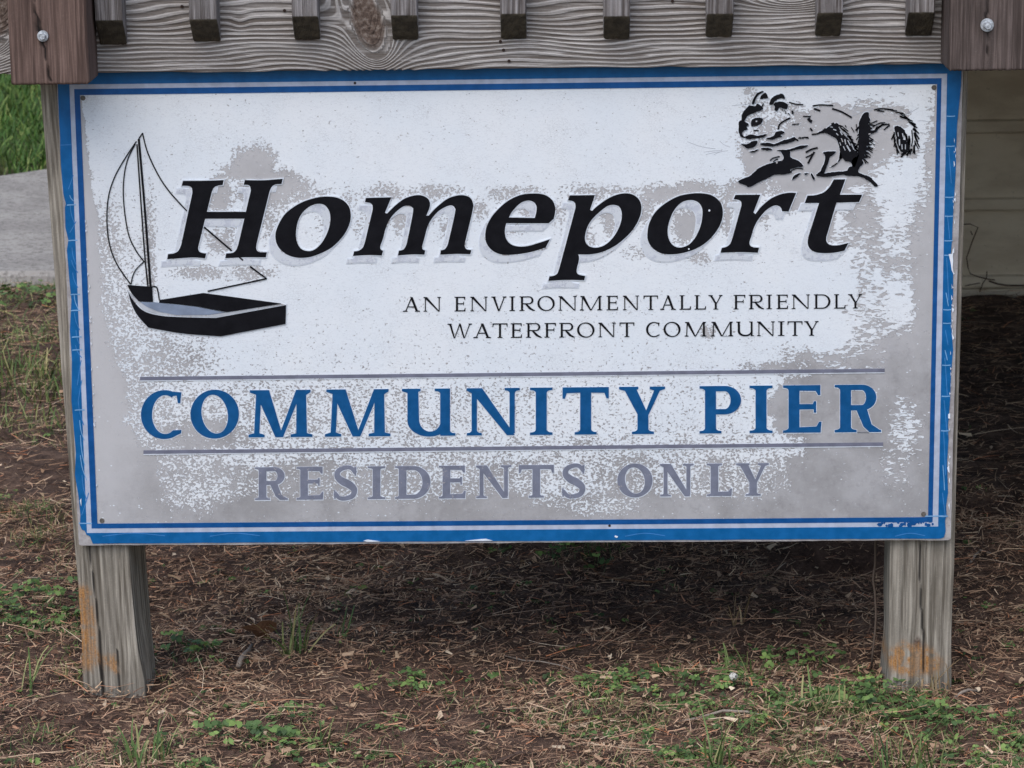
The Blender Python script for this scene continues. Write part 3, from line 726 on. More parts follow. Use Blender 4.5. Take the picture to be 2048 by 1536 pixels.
# nail heads and stains on the beam
for (X_, Y_) in ((364, 13), (569, 21), (1001, 83), (1007, 100), (1018, 122), (1345, 2)):
    p = px(X_, Y_, BY0)
    me = mesh('nail', [(p[0]+.0022*math.cos(k*.785), BY0-.0006, p[2]+.0022*math.sin(k*.785)) for k in range(8)]+[(p[0]+.0022*math.cos(k*.785), BY0+.002, p[2]+.0022*math.sin(k*.785)) for k in range(8)],
              [tuple(range(8))]+[(k, (k+1) % 8, 8+(k+1) % 8, 8+k) for k in range(8)])
    new_obj('nail', me, M['hole'], deck)

# the two posts that carry the sign
SY0, SY1 = .0125, .1065
def leaning(x_top0, x_top1, x_bot0, x_bot1, zt, zb, twist, seed, flare):
    def sh(V):
        V = V.copy(); t = (zt-V[:, 2])/(zt-zb); u = V[:, 0].copy(); d = V[:, 1]-SY0
        l = x_top0+(x_bot0-x_top0)*t; r = x_top1+(x_bot1-x_top1)*t
        V[:, 0] = l+(r-l)*u + twist*d
        nz = vnoise(np.stack([u*2+seed, V[:, 2]*9, d*20], -1), seed, 2)-.5
        low = 1-sstep(.0, .16, V[:, 2])
        V[:, 0] += nz*(.003+.012*low)+ flare*low*low*(u-.5)
        V[:, 1] += nz*(.002+.006*low)*(V[:, 2] < bz0-.65)
        return V
    return sh
def raw_left(P):
    z = P[:, 2]; u = P[:, 0]; n = vnoise(np.stack([u*5, z*30], -1), 5, 3)-.5
    a = (1-sstep(.22, .36, u+n*.12+.9*(z-.08)))*sstep(.03, .05, z+n*.03)*(1-sstep(.145, .165, z))
    b = (1-sstep(.6, .7, u+n*.3))*sstep(.025, .04, z+n*.04)*(1-sstep(.055, .075, z+n*.05+u*.02))
    return np.clip(np.maximum(a, b)*1.3, 0, 1)
def raw_right(P):
    z = P[:, 2]; u = P[:, 0]; n = vnoise(np.stack([u*5, z*30], -1), 6, 3)-.5
    return np.clip(1.2*(1-sstep(.6, 1.2, np.sqrt(((u-.40)/.42)**2+((z-.038)/.024)**2)+n*.9)), 0, 1)
zt, zb_ = bz0+.17, -.08
def sx_at(xa, ya, xb, yb, zq, Y=SY0):          # x of the edge through two photo points at height zq
    a, b = px(xa, ya, Y), px(xb, yb, Y); return a[0]+(b[0]-a[0])*(zq-a[2])/(b[2]-a[2])
lt0, lb0 = sx_at(82, 200, 150, 1095, zt), sx_at(82, 200, 150, 1095, zb_)
lb1 = sx_at(275, 1095, 284, 1380, zb_); lt1 = lt0+(lb1-lb0)*.98
def lfn(P, N):
    Q = P.copy(); Q[:, 0] = P[:, 0]*.089
    ph, mk, eg = vert_fn(.0085, 61, .006)(Q, N); mk[:, 1] = raw_left(P)
    mk[:, 0] = np.maximum(polyline_mask([(.31, .5, .6), (.28, .20, .7), (.36, .08, .8), (.33, -.03, 2.2)], .016)(P), polyline_mask([(.62, .07, .2), (.6, .03, 1.0), (.64, -.03, 1)], .012)(P))*(N[:, 1] < -.5)
    return ph, mk, eg
lp = wood_box('sign_post', 0, 1, SY0, SY1, zb_, zt, (.028, .01, .005), .004, lfn, M['grey_post'], None, origin=(0, 0, 0), shape=leaning(lt0, lt1, lb0, lb1, zt, zb_, .10, 3, .008), relief=.0)
tag(lp, 'grey timber sign post with orange bare wood scraped along its lower edge', 'post', 'posts carrying the sign')
rt1, rb1 = sx_at(1935, 200, 1910, 1080, zt), sx_at(1912, 1080, 1902, 1375, zb_)
rb0 = sx_at(1773, 1090, 1772, 1380, zb_); rt0 = rt1-(rb1-rb0)
def rfn(P, N):
    Q = P.copy(); Q[:, 0] = P[:, 0]*.094
    ph, mk, eg = vert_fn(.014, 71, .010, knots=((.043, .062, .009, .012),))(Q, N); mk[:, 1] = raw_right(P); 
    mk[:, 0] = polyline_mask([(.44, .6, .5), (.49, .25, .7), (.47, .17, .8), (.53, .09, 1.3), (.56, .07, 1.0), (.53, -.05, .6)], .013)(P)*(N[:, 1] < -.5)
    return ph, mk, eg
rp = wood_box('sign_post', 0, 1, SY0, SY1, zb_, zt, (.028, .01, .005), .004, rfn, M['grey_post'], None, shape=leaning(rt0, rt1, rb0, rb1, zt, zb_, .02, 8, .0), relief=.0)
tag(rp, 'grey timber sign post with a knot and orange patch near its foot', 'post', 'posts carrying the sign')
# thin vines
v = [px(X_, Y_, .09) for X_, Y_ in ((1752, 1030), (1751, 1085), (1750, 1130), (1746, 1160), (1750, 1185), (1752, 1230), (1750, 1265), (1746, 1300))]
tag(tube('vine', [tuple(p) for p in v]+[tuple(gp(1742, 1330)+np.array([0, 0, -.01]))], .0016, M['stem']), 'thin woody vine hanging beside the knotted sign post', 'vine')
v = [px(X_, Y_, WALL_Y-.016) for X_, Y_ in ((1926, 449), (1940, 448), (1956, 455), (1948, 474), (1944, 484), (1938, 502), (1933, 515), (1936, 535), (1941, 548), (1958, 554), (1974, 558), (1990, 560))]
vn = empty('wall_vine', tuple(v[0])); tag(vn, 'dead leafless vine clinging to the shaded siding', 'vine')
def rel(pts): return [tuple(np.array(p)-v[0]) for p in pts]
tube('stem', rel(v), .0014, M['darkstem'], vn)
for pts in (((1974, 543), (1973, 556), (1966, 566), (1959, 584)), ((1978, 562), (1995, 568), (2015, 571), (2052, 571)), ((1945, 470), (1941, 462)), ((1960, 566), (1930, 572))):
    tube('tendril', rel([px(a, b, WALL_Y-.016) for a, b in pts]), .0020 if pts[0][0] == 1978 else .0012, M['darkstem'], vn)

# ------------------------------------------------------------------ the sign
sign = empty('community_sign', (0, 0, px(1024, 1082, 0)[2]))
tag(sign, 'peeling white community sign board with blue border and black lettering', 'sign')
SZ = sign.location.z
def S(x, y):                                   # photo pixel -> (x, z) on the sign, relative to the sign's base
    p = px(x, y, 0.0); return (p[0], p[2]-SZ)
def catmull(pts, closed=True, step=6):
    out = []; n = len(pts)
    P = [np.array(p[:2], float) for p in pts]; C = [len(p) > 2 for p in pts]
    rng_ = range(n) if closed else range(n-1)
    for i in rng_:
        p1, p2 = P[i], P[(i+1) % n]
        p0 = P[i-1] if (closed or i > 0) else p1; p3 = P[(i+2) % n] if (closed or i+2 < n) else p2
        if C[i]: p0 = p1-(p2-p1)*.5 if C[(i+1) % n] else 2*p1-p2
        if C[(i+1) % n]: p3 = 2*p2-p1
        if C[i] and C[(i+1) % n]: out.append(p1); continue
        m1, m2 = (p2-p0)*.5, (p3-p1)*.5
        L = np.linalg.norm(p2-p1); k = max(2, min(14, int(L/step)+1))
        for j in range(k):
            t = j/k; out.append((2*t**3-3*t**2+1)*p1+(t**3-2*t**2+t)*m1+(-2*t**3+3*t**2)*p2+(t**3-t**2)*m2)
    if not closed: out.append(P[-1])
    return [tuple(p) for p in out]
def pinp(pt, loop):
    x, y = pt; r = False; n = len(loop); j = n-1
    for i in range(n):
        xi, yi = loop[i]; xj, yj = loop[j]
        if (yi > y) != (yj > y) and x < (xj-xi)*(y-yi)/(yj-yi)+xi: r = not r
        j = i
    return r
def flat(name, pieces, y_front, y_back, mat, parent):
    """pieces: list of pieces, each a list of loops (outer, holes...) in sign coords; true 2-D union, given thickness"""
    vs = []; es = []
    for pc in pieces:
        for lp_ in pc:
            b = len(vs); n = len(lp_); vs += [Vector(p) for p in lp_]; es += [(b+i, b+(i+1) % n) for i in range(n)]
    V2, E2, F2, *_ = delaunay_2d_cdt(vs, es, [], 0, 1e-7)
    tris = []
    for f in F2:
        c = (sum(V2[i][0] for i in f)/len(f), sum(V2[i][1] for i in f)/len(f))
        for pc in pieces:
            if sum(pinp(c, l) for l in pc) % 2 == 1: tris.append(tuple(f)); break
    cnt = {}
    for f in tris:
        for a, b in zip(f, f[1:]+f[:1]): cnt[(a, b)] = 1
    n = len(V2)
    V = [(p[0], y_front, p[1]) for p in V2]+[(p[0], y_back, p[1]) for p in V2]; F = []
    for f in tris:
        a, b, c = (V2[i] for i in f[:3]); ccw = (b[0]-a[0])*(c[1]-a[1])-(b[1]-a[1])*(c[0]-a[0]) > 0
        F.append(f if ccw else f[::-1])
    for (a, b) in list(cnt):
        if (b, a) not in cnt: F.append((b, a, n+a, n+b))
    me = mesh(name, V, F); bm = bmesh.new(); bm.from_mesh(me)
    bmesh.ops.delete(bm, geom=[v_ for v_ in bm.verts if not v_.link_faces], context='VERTS')
    bmesh.ops.recalc_face_normals(bm, faces=bm.faces[:]); bm.to_mesh(me); bm.free()
    return new_obj(name, me, mat, parent)
def grow(loop, d):
    n = len(loop); P = [np.array(p) for p in loop]
    area = sum(P[i][0]*P[(i+1) % n][1]-P[(i+1) % n][0]*P[i][1] for i in range(n)); sg = 1 if area > 0 else -1
    out = []
    for i in range(n):
        a, b, c = P[i-1], P[i], P[(i+1) % n]; e1, e2 = b-a, c-b
        e1 = e1/(np.linalg.norm(e1)+1e-12); e2 = e2/(np.linalg.norm(e2)+1e-12)
        n1, n2 = np.array([e1[1], -e1[0]])*sg, np.array([e2[1], -e2[0]])*sg; m = n1+n2; l = np.linalg.norm(m)
        m = m/l if l > 1e-6 else n1; k = 1/max(.5, float(m@n1)); out.append(tuple(b+m*d*k))
    return out
def stroke(pts, w, smooth=True):               # a line of given pixel width -> loop (pixels)
    pts = catmull(pts, False, 5) if smooth else pts
    P = [np.array(p[:2], float) for p in pts]; L = []; R = []; n = len(P)
    for i in range(n):
        d = P[min(i+1, n-1)]-P[max(i-1, 0)]; d = d/(np.linalg.norm(d)+1e-9); q = np.array([-d[1], d[0]])
        ww = w if not isinstance(w, (list, tuple)) else w[0]+(w[1]-w[0])*i/max(1, n-1)
        L.append(tuple(P[i]+q*ww/2)); R.append(tuple(P[i]-q*ww/2))
    return L+R[::-1]
def toS(loop): return [S(*p) for p in loop]

# board: thin panel with chewed edges
def edge_line(xa, ya, xb, yb, n, amp, seed, axis):
    out = []
    for i in range(n+1):
        t = i/n; x, y = xa+(xb-xa)*t, ya+(yb-ya)*t
        nz = float(vnoise(np.array([t*n*.45, seed*3.3]), seed, 3))-.5
        if axis == 0: x += nz*amp
        else: y += nz*amp
        out.append((x, y))
    return out
TOPY = 118
outer = edge_line(112, TOPY+4, 158, 1088, 60, 3, 1, 0) + edge_line(161, 1091, 1896, 1080, 90, 2, 2, 1) + edge_line(1901, 1077, 1927, TOPY-6, 60, 3, 3, 0)
board = flat('board', [[toS(outer)]], 0.0, .012, M['substrate'], sign)
# painted field with its wear map
fc = [(160, 190), (1874, 168), (1856, 1034), (195, 1047)]
nx, nz_ = 300, 160
uu, vv = np.meshgrid(np.linspace(0, 1, nx), np.linspace(0, 1, nz_))
cS = np.array([S(*p) for p in fc])
PX = (1-vv)*((1-uu)*cS[0][0]+uu*cS[1][0])+vv*((1-uu)*cS[3][0]+uu*cS[2][0])
PZ = (1-vv)*((1-uu)*cS[0][1]+uu*cS[1][1])+vv*((1-uu)*cS[3][1]+uu*cS[2][1])
# photo pixel of each grid vertex
dd = np.stack([PX, np.zeros_like(PX), PZ+SZ], -1)-CAM
zc = dd@FW; IX = 1024+FPX*(dd@RT)/zc; IY = 768-FPX*(dd@UP)/zc
wear = np.full(PX.shape, .06)
def blob(cx, cy, rx, ry, val, soft=.7, rot=0.0, mode='max'):
    global wear
    u, v_ = IX-cx, IY-cy; ur, vr = u*math.cos(rot)+v_*math.sin(rot), -u*math.sin(rot)+v_*math.cos(rot)
    n = (vnoise(np.stack([IX/28, IY/28], -1), 77, 3)-.5)*.5
    r = np.sqrt((ur/rx)**2+(vr/ry)**2)+n; m = 1-sstep(1-soft, 1+soft, r)
    wear = np.maximum(wear, val*m) if mode == 'max' else wear*(1-m)+val*m
def band(f, val):
    global wear
    wear = np.maximum(wear, val*f)
nzb = (vnoise(np.stack([IX/45, IY/45], -1), 55, 3)-.5)
yl = IY+(IX-1024)*.011                         # along the slope of the lettering
# general speckle growing downwards
band(sstep(430, 760, yl), .16); band(sstep(690, 790, yl)*(1-.35*sstep(600, 1300, IX)), .40)
band(sstep(800, 900, yl), .38); band(sstep(895, 935, yl+nzb*40), .60); band(sstep(965, 1000, yl+nzb*50), .92)
# left and right flanks
xl_ = IX-(160+.041*(IY-190)); xr_ = (1874-.021*(IY-170))-IX
def prof(y, ys_, vs_): return np.interp(y, ys_, vs_)
wl_ = prof(IY, (190, 260, 340, 450, 600, 700, 800, 880, 960, 1047), (2, 8, 15, 24, 38, 50, 78, 108, 135, 155))
band(1-sstep(.55, 1.35, xl_/wl_+nzb*.9), .98)
band((1-sstep(.6, 3.4, xl_/(wl_+20)+nzb*1.4))*sstep(300, 480, IY), .52)
wr_ = prof(IY, (168, 330, 400, 500, 580, 650, 720, 780, 1034), (2, 8, 16, 30, 52, 70, 95, 110, 130))
band(1-sstep(.6, 1.35, xr_/wr_+nzb*.9), .96)
band((1-sstep(.8, 3.0, xr_/(wr_+25)+nzb*1.4))*sstep(350, 460, IY), .50)
band(sstep(1560, 1640, IX+nzb*40)*sstep(735, 760, yl), .95); band(sstep(1540, 1600, IX+nzb*60)*sstep(905, 930, yl), .97)
# bare patches
blob(510, 330, 42, 40, .95); blob(545, 375, 75, 40, .9); blob(600, 400, 60, 30, .62); blob(470, 345, 26, 16, .8)
blob(440, 390, 28, 45, .8); blob(440, 480, 40, 30, .6); blob(400, 545, 60, 14, .62); blob(500, 545, 60, 18, .55)
for (cx, cy, rx, ry, vl) in ((620, 388, 60, 18, .66), (700, 400, 26, 30, .55), (770, 388, 70, 22, .75), (870, 385, 70, 20, .80), (720, 450, 20, 50, .5), (900, 450, 40, 50, .55), (800, 440, 25, 40, .85), (1010, 390, 50, 18, .75), (960, 420, 20, 30, .7),
        (1050, 385, 60, 18, .7), (1120, 430, 20, 40, .6), (1180, 385, 70, 20, .75), (1230, 385, 60, 16, .72), (1225, 440, 28, 45, .92), (1290, 420, 22, 60, .85), (1330, 390, 60, 26, .85), (1375, 455, 34, 48, 1.0), (1390, 378, 60, 20, .8), (1452, 430, 20, 55, .68), (1460, 395, 26, 30, .75),
        (1055, 428, 20, 20, .8), (1030, 460, 30, 16, .55), (640, 450, 20, 40, .45), (545, 440, 25, 60, .72), (1270, 505, 30, 20, .6), (1400, 515, 25, 18, .62), (1180, 480, 20, 60, .5), (1530, 440, 16, 40, .9), (1580, 400, 50, 34, .95), (1620, 370, 110, 34, 1.0), (1500, 375, 50, 20, .95)):
    blob(cx, cy, rx*.9, ry*.85, vl*.74 if cx < 1300 else vl*.94)
blob(1525, 265, 62, 60, 1.05, .25); blob(1570, 300, 85, 70, 1.0, .25); blob(1500, 220, 22, 45, .95, .4); blob(1560, 240, 60, 40, .8, .4); blob(1660, 260, 80, 50, .98, .3); blob(1700, 330, 90, 45, 1.0, .3); blob(1740, 250, 40, 50, .9)
blob(1780, 235, 40, 25, .75); blob(1770, 300, 28, 60, .95); blob(1810, 310, 30, 20, .7); blob(1520, 310, 40, 60, .95, .3); blob(1650, 350, 140, 26, 1.0, .3)
blob(1655, 440, 14, 70, .98); blob(1700, 400, 60, 18, .95); blob(1720, 430, 40, 30, .72); blob(1700, 480, 40, 30, .58); blob(1745, 450, 26, 110, .62); blob(1770, 380, 60, 30, .62)
blob(1720, 560, 26, 60, .58); blob(1790, 530, 60, 25, .60); blob(1840, 560, 26, 160, .85); blob(1715, 640, 30, 70, .60); blob(1830, 640, 50, 60, .70); blob(1790, 690, 60, 40, .72); blob(1700, 715, 130, 26, .78); blob(1600, 735, 120, 12, .75)
blob(1860, 330, 16, 120, .62); blob(1415, 665, 16, 14, .62); blob(600, 860, 60, 26, .5); blob(880, 870, 40, 16, .52); blob(1660, 820, 130, 70, .98, .25); blob(620, 950, 110, 40, .72); blob(400, 870, 120, 40, .75)
blob(420, 640, 120, 30, .5); blob(330, 720, 110, 60, .52); blob(300, 500, 16, 120, .5)
# islands of white paint left over
def isl(cx, cy, rx, ry, val): blob(cx, cy, rx, ry, val, .6, 0, 'set')
isl(1808, 850, 34, 62, .42); isl(1780, 930, 40, 26, .60); isl(1300, 240, 260, 60, .05); isl(1570, 470, 60, 50, .12); isl(1790, 360, 50, 46, .14); isl(1660, 600, 60, 100, .10); isl(1800, 610, 30, 50, .16)
isl(390, 985, 60, 40, .46); isl(800, 985, 90, 22, .56); isl(1130, 960, 90, 50, .42); isl(1200, 1010, 90, 22, .50); isl(1350, 950, 70, 40, .44); isl(900, 935, 60, 30, .45); isl(1460, 960, 60, 40, .50); isl(1790, 965, 26, 16, .58)
isl(590, 440, 24, 34, .16); isl(620, 470, 18, 26, .12); isl(1360, 490, 24, 14, .45)
me = fast_mesh('painted_field', np.stack([PX, np.full_like(PX, -.0004), PZ], -1).reshape(-1, 3), grid_faces(nz_, nx))
me.flip_normals(); fattr(me, 'tone', np.clip(np.maximum((1-sstep(180, 520, IX))*(1-.5*sstep(900, 1020, IY)), .68*(1-sstep(600, 780, IY)))+nzb*.5, 0, 1).ravel()); fattr(me, 'wear', np.clip(wear, 0, 1.2).ravel()); new_obj('painted_field', me, M['field'], sign)

# border: two blue bands with a pale line between; outer edge worn ragged
def lerp_side(c0, c1, n=1): return [c0, c1]
F0 = fc
def offs(d):                                   # field corners pushed outwards by d pixels (left, right, top, bottom)
    l, r, t, b = d
    return [(160-l, 190-t), (1874+r, 168-t), (1856+r, 1034+b), (195-l, 1047+b)]
R1 = offs((11.5, 9, 12, 9.5)); R2 = offs((21, 20, 21, 18.5))
rag = edge_line(114, TOPY+6, 123, 345, 16, 2, 11, 0)+[(125, 365), (127, 388), (132, 408), (130, 414), (131, 455), (137, 480), (134, 500), (139, 560), (143, 600), (140, 660), (144, 720), (143, 800), (148, 860), (152, 905), (150, 950), (157, 990), (161, 1030), (160, 1050), (164, 1059), (170, 1061), (173, 1069), (180, 1072), (183, 1080), (186, 1087)]
rag = [p for k, p in enumerate(rag) if k == 0 or p[1] > rag[k-1][1]]
rag += edge_line(200, 1086.5, 1880, 1076.5, 90, 2.0, 12, 1)
rag += [(1888, 1074), (1891, 1062), (1890, 1040), (1893, 1031), (1892, 1012), (1896, 985), (1895, 955), (1894, 925), (1897, 880), (1896, 850), (1900, 800), (1902, 745), (1906, 700), (1903, 660), (1902, 625), (1906, 590), (1906, 545), (1901, 512), (1904, 480), (1906, 430), (1908, 395), (1911, 350), (1912, 300), (1914, 250), (1919, 200), (1922, 170), (1924, TOPY-4)]
flat('blue_border', [[toS(rag), toS(R2)]], -.0012, 0.0, M['blue'], sign)
flat('pale_line', [[toS(R2), toS(R1)]], -.0010, 0.0, M['paleline'], sign)
flat('blue_line', [[toS(R1), toS(F0)]], -.0013, 0.0, M['blue_dark'], sign)
# smeared blue over the pale line near one corner, flakes along the edges
sm = []
for k in range(26):
    x = 1750+k*4.6; y = 1044+random.uniform(-4, 8) - (x-1750)*.006
    w, h = random.uniform(2, 6), random.uniform(2, 6)
    sm.append([toS([(x+w*math.cos(a)*random.uniform(.7, 1.2), y+h*math.sin(a)*random.uniform(.7, 1.2)) for a in np.arange(0, 6.28, .8)])])
for s_ in sm: pass
tag(flat('paint_smear', sm, -.00135, -.0009, M['blue_dark'], sign), kind='stuff')
fl_ = []
def chip(pts): fl_.append([toS(pts)])
chip([(1897, 508), (1905, 507), (1906, 520), (1905, 535), (1908, 550), (1903, 540), (1901, 525)]); chip([(1905, 498), (1908, 496), (1908, 505), (1904, 506)]); chip([(1907, 397), (1911, 396), (1910, 405)])
chip([(1903, 615), (1908, 618), (1905, 625)]); chip([(1896, 828), (1900, 826), (1900, 837), (1896, 836)]); chip([(1894, 935), (1898, 930), (1899, 945), (1896, 943)]); chip([(1903, 665), (1908, 675), (1905, 680)])
chip([(727, 1081), (735, 1078.5), (760, 1082), (735, 1083)]); chip([(930, 1081), (962, 1077.5), (972, 1077), (985, 1080.5), (960, 1081)]); chip([(1230, 1070), (1236, 1072), (1234, 1075), (1229, 1073)]); chip([(160, 1000), (163, 996), (163, 1012)])
chip([(1897, 960), (1899, 955), (1900, 968)]); chip([(1896, 1010), (1899, 1004), (1899, 1020)])
for k in range(34):
    y = random.uniform(280, 1060); x = 1909-(y-280)*.019+random.uniform(-1.5, 2.5); h = random.uniform(2, 6)
    chip([(x, y-h), (x+random.uniform(1, 3), y), (x+.5, y+h)])
for k in range(24):
    y = random.uniform(420, 1060); x = 197-(1047-y)*.0405+random.uniform(-2, 2); h = random.uniform(1.5, 4)
    chip([(x, y-h), (x+random.uniform(1, 3), y), (x, y+h)])
tag(flat('paint_flake', fl_, -.0022, -.0012, M['flake'], sign), kind='stuff')
# shrinkage cracks in the blue
strong, faint = [], []
def crk(dst, pts, w): dst.append([toS(stroke(pts, w, len(pts) > 2))])
for y in (410, 481, 589, 621, 674, 700, 820): crk(strong, [(134+(y-410)*.038, y), (143+(y-410)*.04, y-.8), (152+(y-410)*.043, y-.5)], 2.2)
for y in (232, 292, 394, 432, 481, 510, 619, 646, 730, 792, 861, 1032): crk(strong, [(1893-(y-232)*.018, y), (1902-(y-232)*.018, y+.5), (1910-(y-232)*.018, y-.3)], 2.0)
crk(faint, [(121, 290), (143, 289)], 1.6)
for (a, b) in ((350, 378), (390, 402), (410, 445), (442, 465), (495, 530), (520, 545), (545, 575), (590, 618), (625, 660), (660, 690), (690, 715), (720, 770), (760, 800), (800, 850), (840, 880), (870, 930), (910, 960), (950, 1000), (985, 1030)):
    x = 133+(a-350)*.045; dx = random.choice((-1, 1))*random.uniform(3, 8)
    crk(faint if random.random() < .6 else strong, [(x+9+dx*.9, a), (x+8+dx*.2, (a+b)/2), (x+9-dx*.9, b)], 1.5)
for (a, b) in ((296, 366), (430, 478), (515, 600), (585, 612), (660, 690), (700, 720), (715, 790), (800, 870), (860, 950), (930, 980), (985, 1030)):
    x = 1900-(a-296)*.018; dx = random.uniform(2, 7)
    crk(faint if random.random() < .7 else strong, [(x-3, a), (x-2+dx*.4, (a+b)/2), (x-2+dx, b)], 1.6)
for (a, b) in ((205, 330), (420, 520), (1250, 1330), (1790, 1850)): crk(faint, [(a, 1072), ((a+b)/2, 1066), (b, 1071)], 1.5)
crk(strong, [(158, 1046), (184, 1046.5)], 2.2); crk(strong, [(1850, 1032), (1893, 1031.5)], 2.2)
tag(flat('paint_crack', strong, -.0014, -.0008, M['crackline'], sign), kind='stuff')
tag(flat('hairline_crack', faint, -.00138, -.0008, M['crackfaint'], sign), kind='stuff')

hair = []
for (cx, cy, a0, a1, n_) in ((1560, 200, 150, 215, 5), (1690, 235, 15, 70, 6), (1490, 300, 150, 200, 5), (1780, 250, 10, 60, 4)):
    for _ in range(n_):
        a = math.radians(random.uniform(a0, a1)); L = random.uniform(20, 70); r0 = random.uniform(10, 60); b = random.uniform(-.5, .5)
        x0, y0 = cx+r0*math.cos(a), cy-r0*.6*math.sin(a)
        if not 190 < y0 < 1000: continue
        pts = [(x0+L*t*math.cos(a+b*t), max(180, y0-L*t*.7*math.sin(a+b*t))) for t in (0, .33, .66, 1)]
        crk(hair, pts, .9)
tag(flat('paint_hairline', hair, -.0006, -.0003, M['hair'], sign), kind='stuff')
# screws
def disc(name, c, r, depth, mat, parent, sides=16, y0=0.0):
    V = [(c[0]+r*math.cos(k*6.2832/sides), y0-depth, c[1]+r*math.sin(k*6.2832/sides)) for k in range(sides)]
    V += [(c[0]+1.12*r*math.cos(k*6.2832/sides), y0, c[1]+1.12*r*math.sin(k*6.2832/sides)) for k in range(sides)]
    return new_obj(name, mesh(name, V, [tuple(range(sides))]+[(k, sides+k, sides+(k+1) % sides, (k+1) % sides) for k in range(sides)]), mat, parent)
for (x, y) in ((166, 196), (1868, 175), (204, 1041), (1847, 1028)): disc('screw', S(x, y), .0032, .0016, M['screw'], sign)
for (x, y) in ((1219, 1051), (710, 166)): disc('rust_spot', S(x, y), .0018, .0014, M['hole'], sign, 9)
# grey rules
for (a, b, w) in (((280, 757), (1769, 740.5), 7), ((287, 904), (1766, 888), 7)):
    flat('rule_line', [[toS([(a[0], a[1]-w/2), (b[0], b[1]-w/2), (b[0], b[1]+w/2), (a[0], a[1]+w/2)])]], -.0014, -.0003, M['rule'], sign)
    flat('rule_edge', [[toS([(a[0], a[1]+w/2), (b[0], b[1]+w/2), (b[0], b[1]+w/2+2), (a[0], a[1]+w/2+2)])]], -.0012, -.0003, M['outline'], sign)

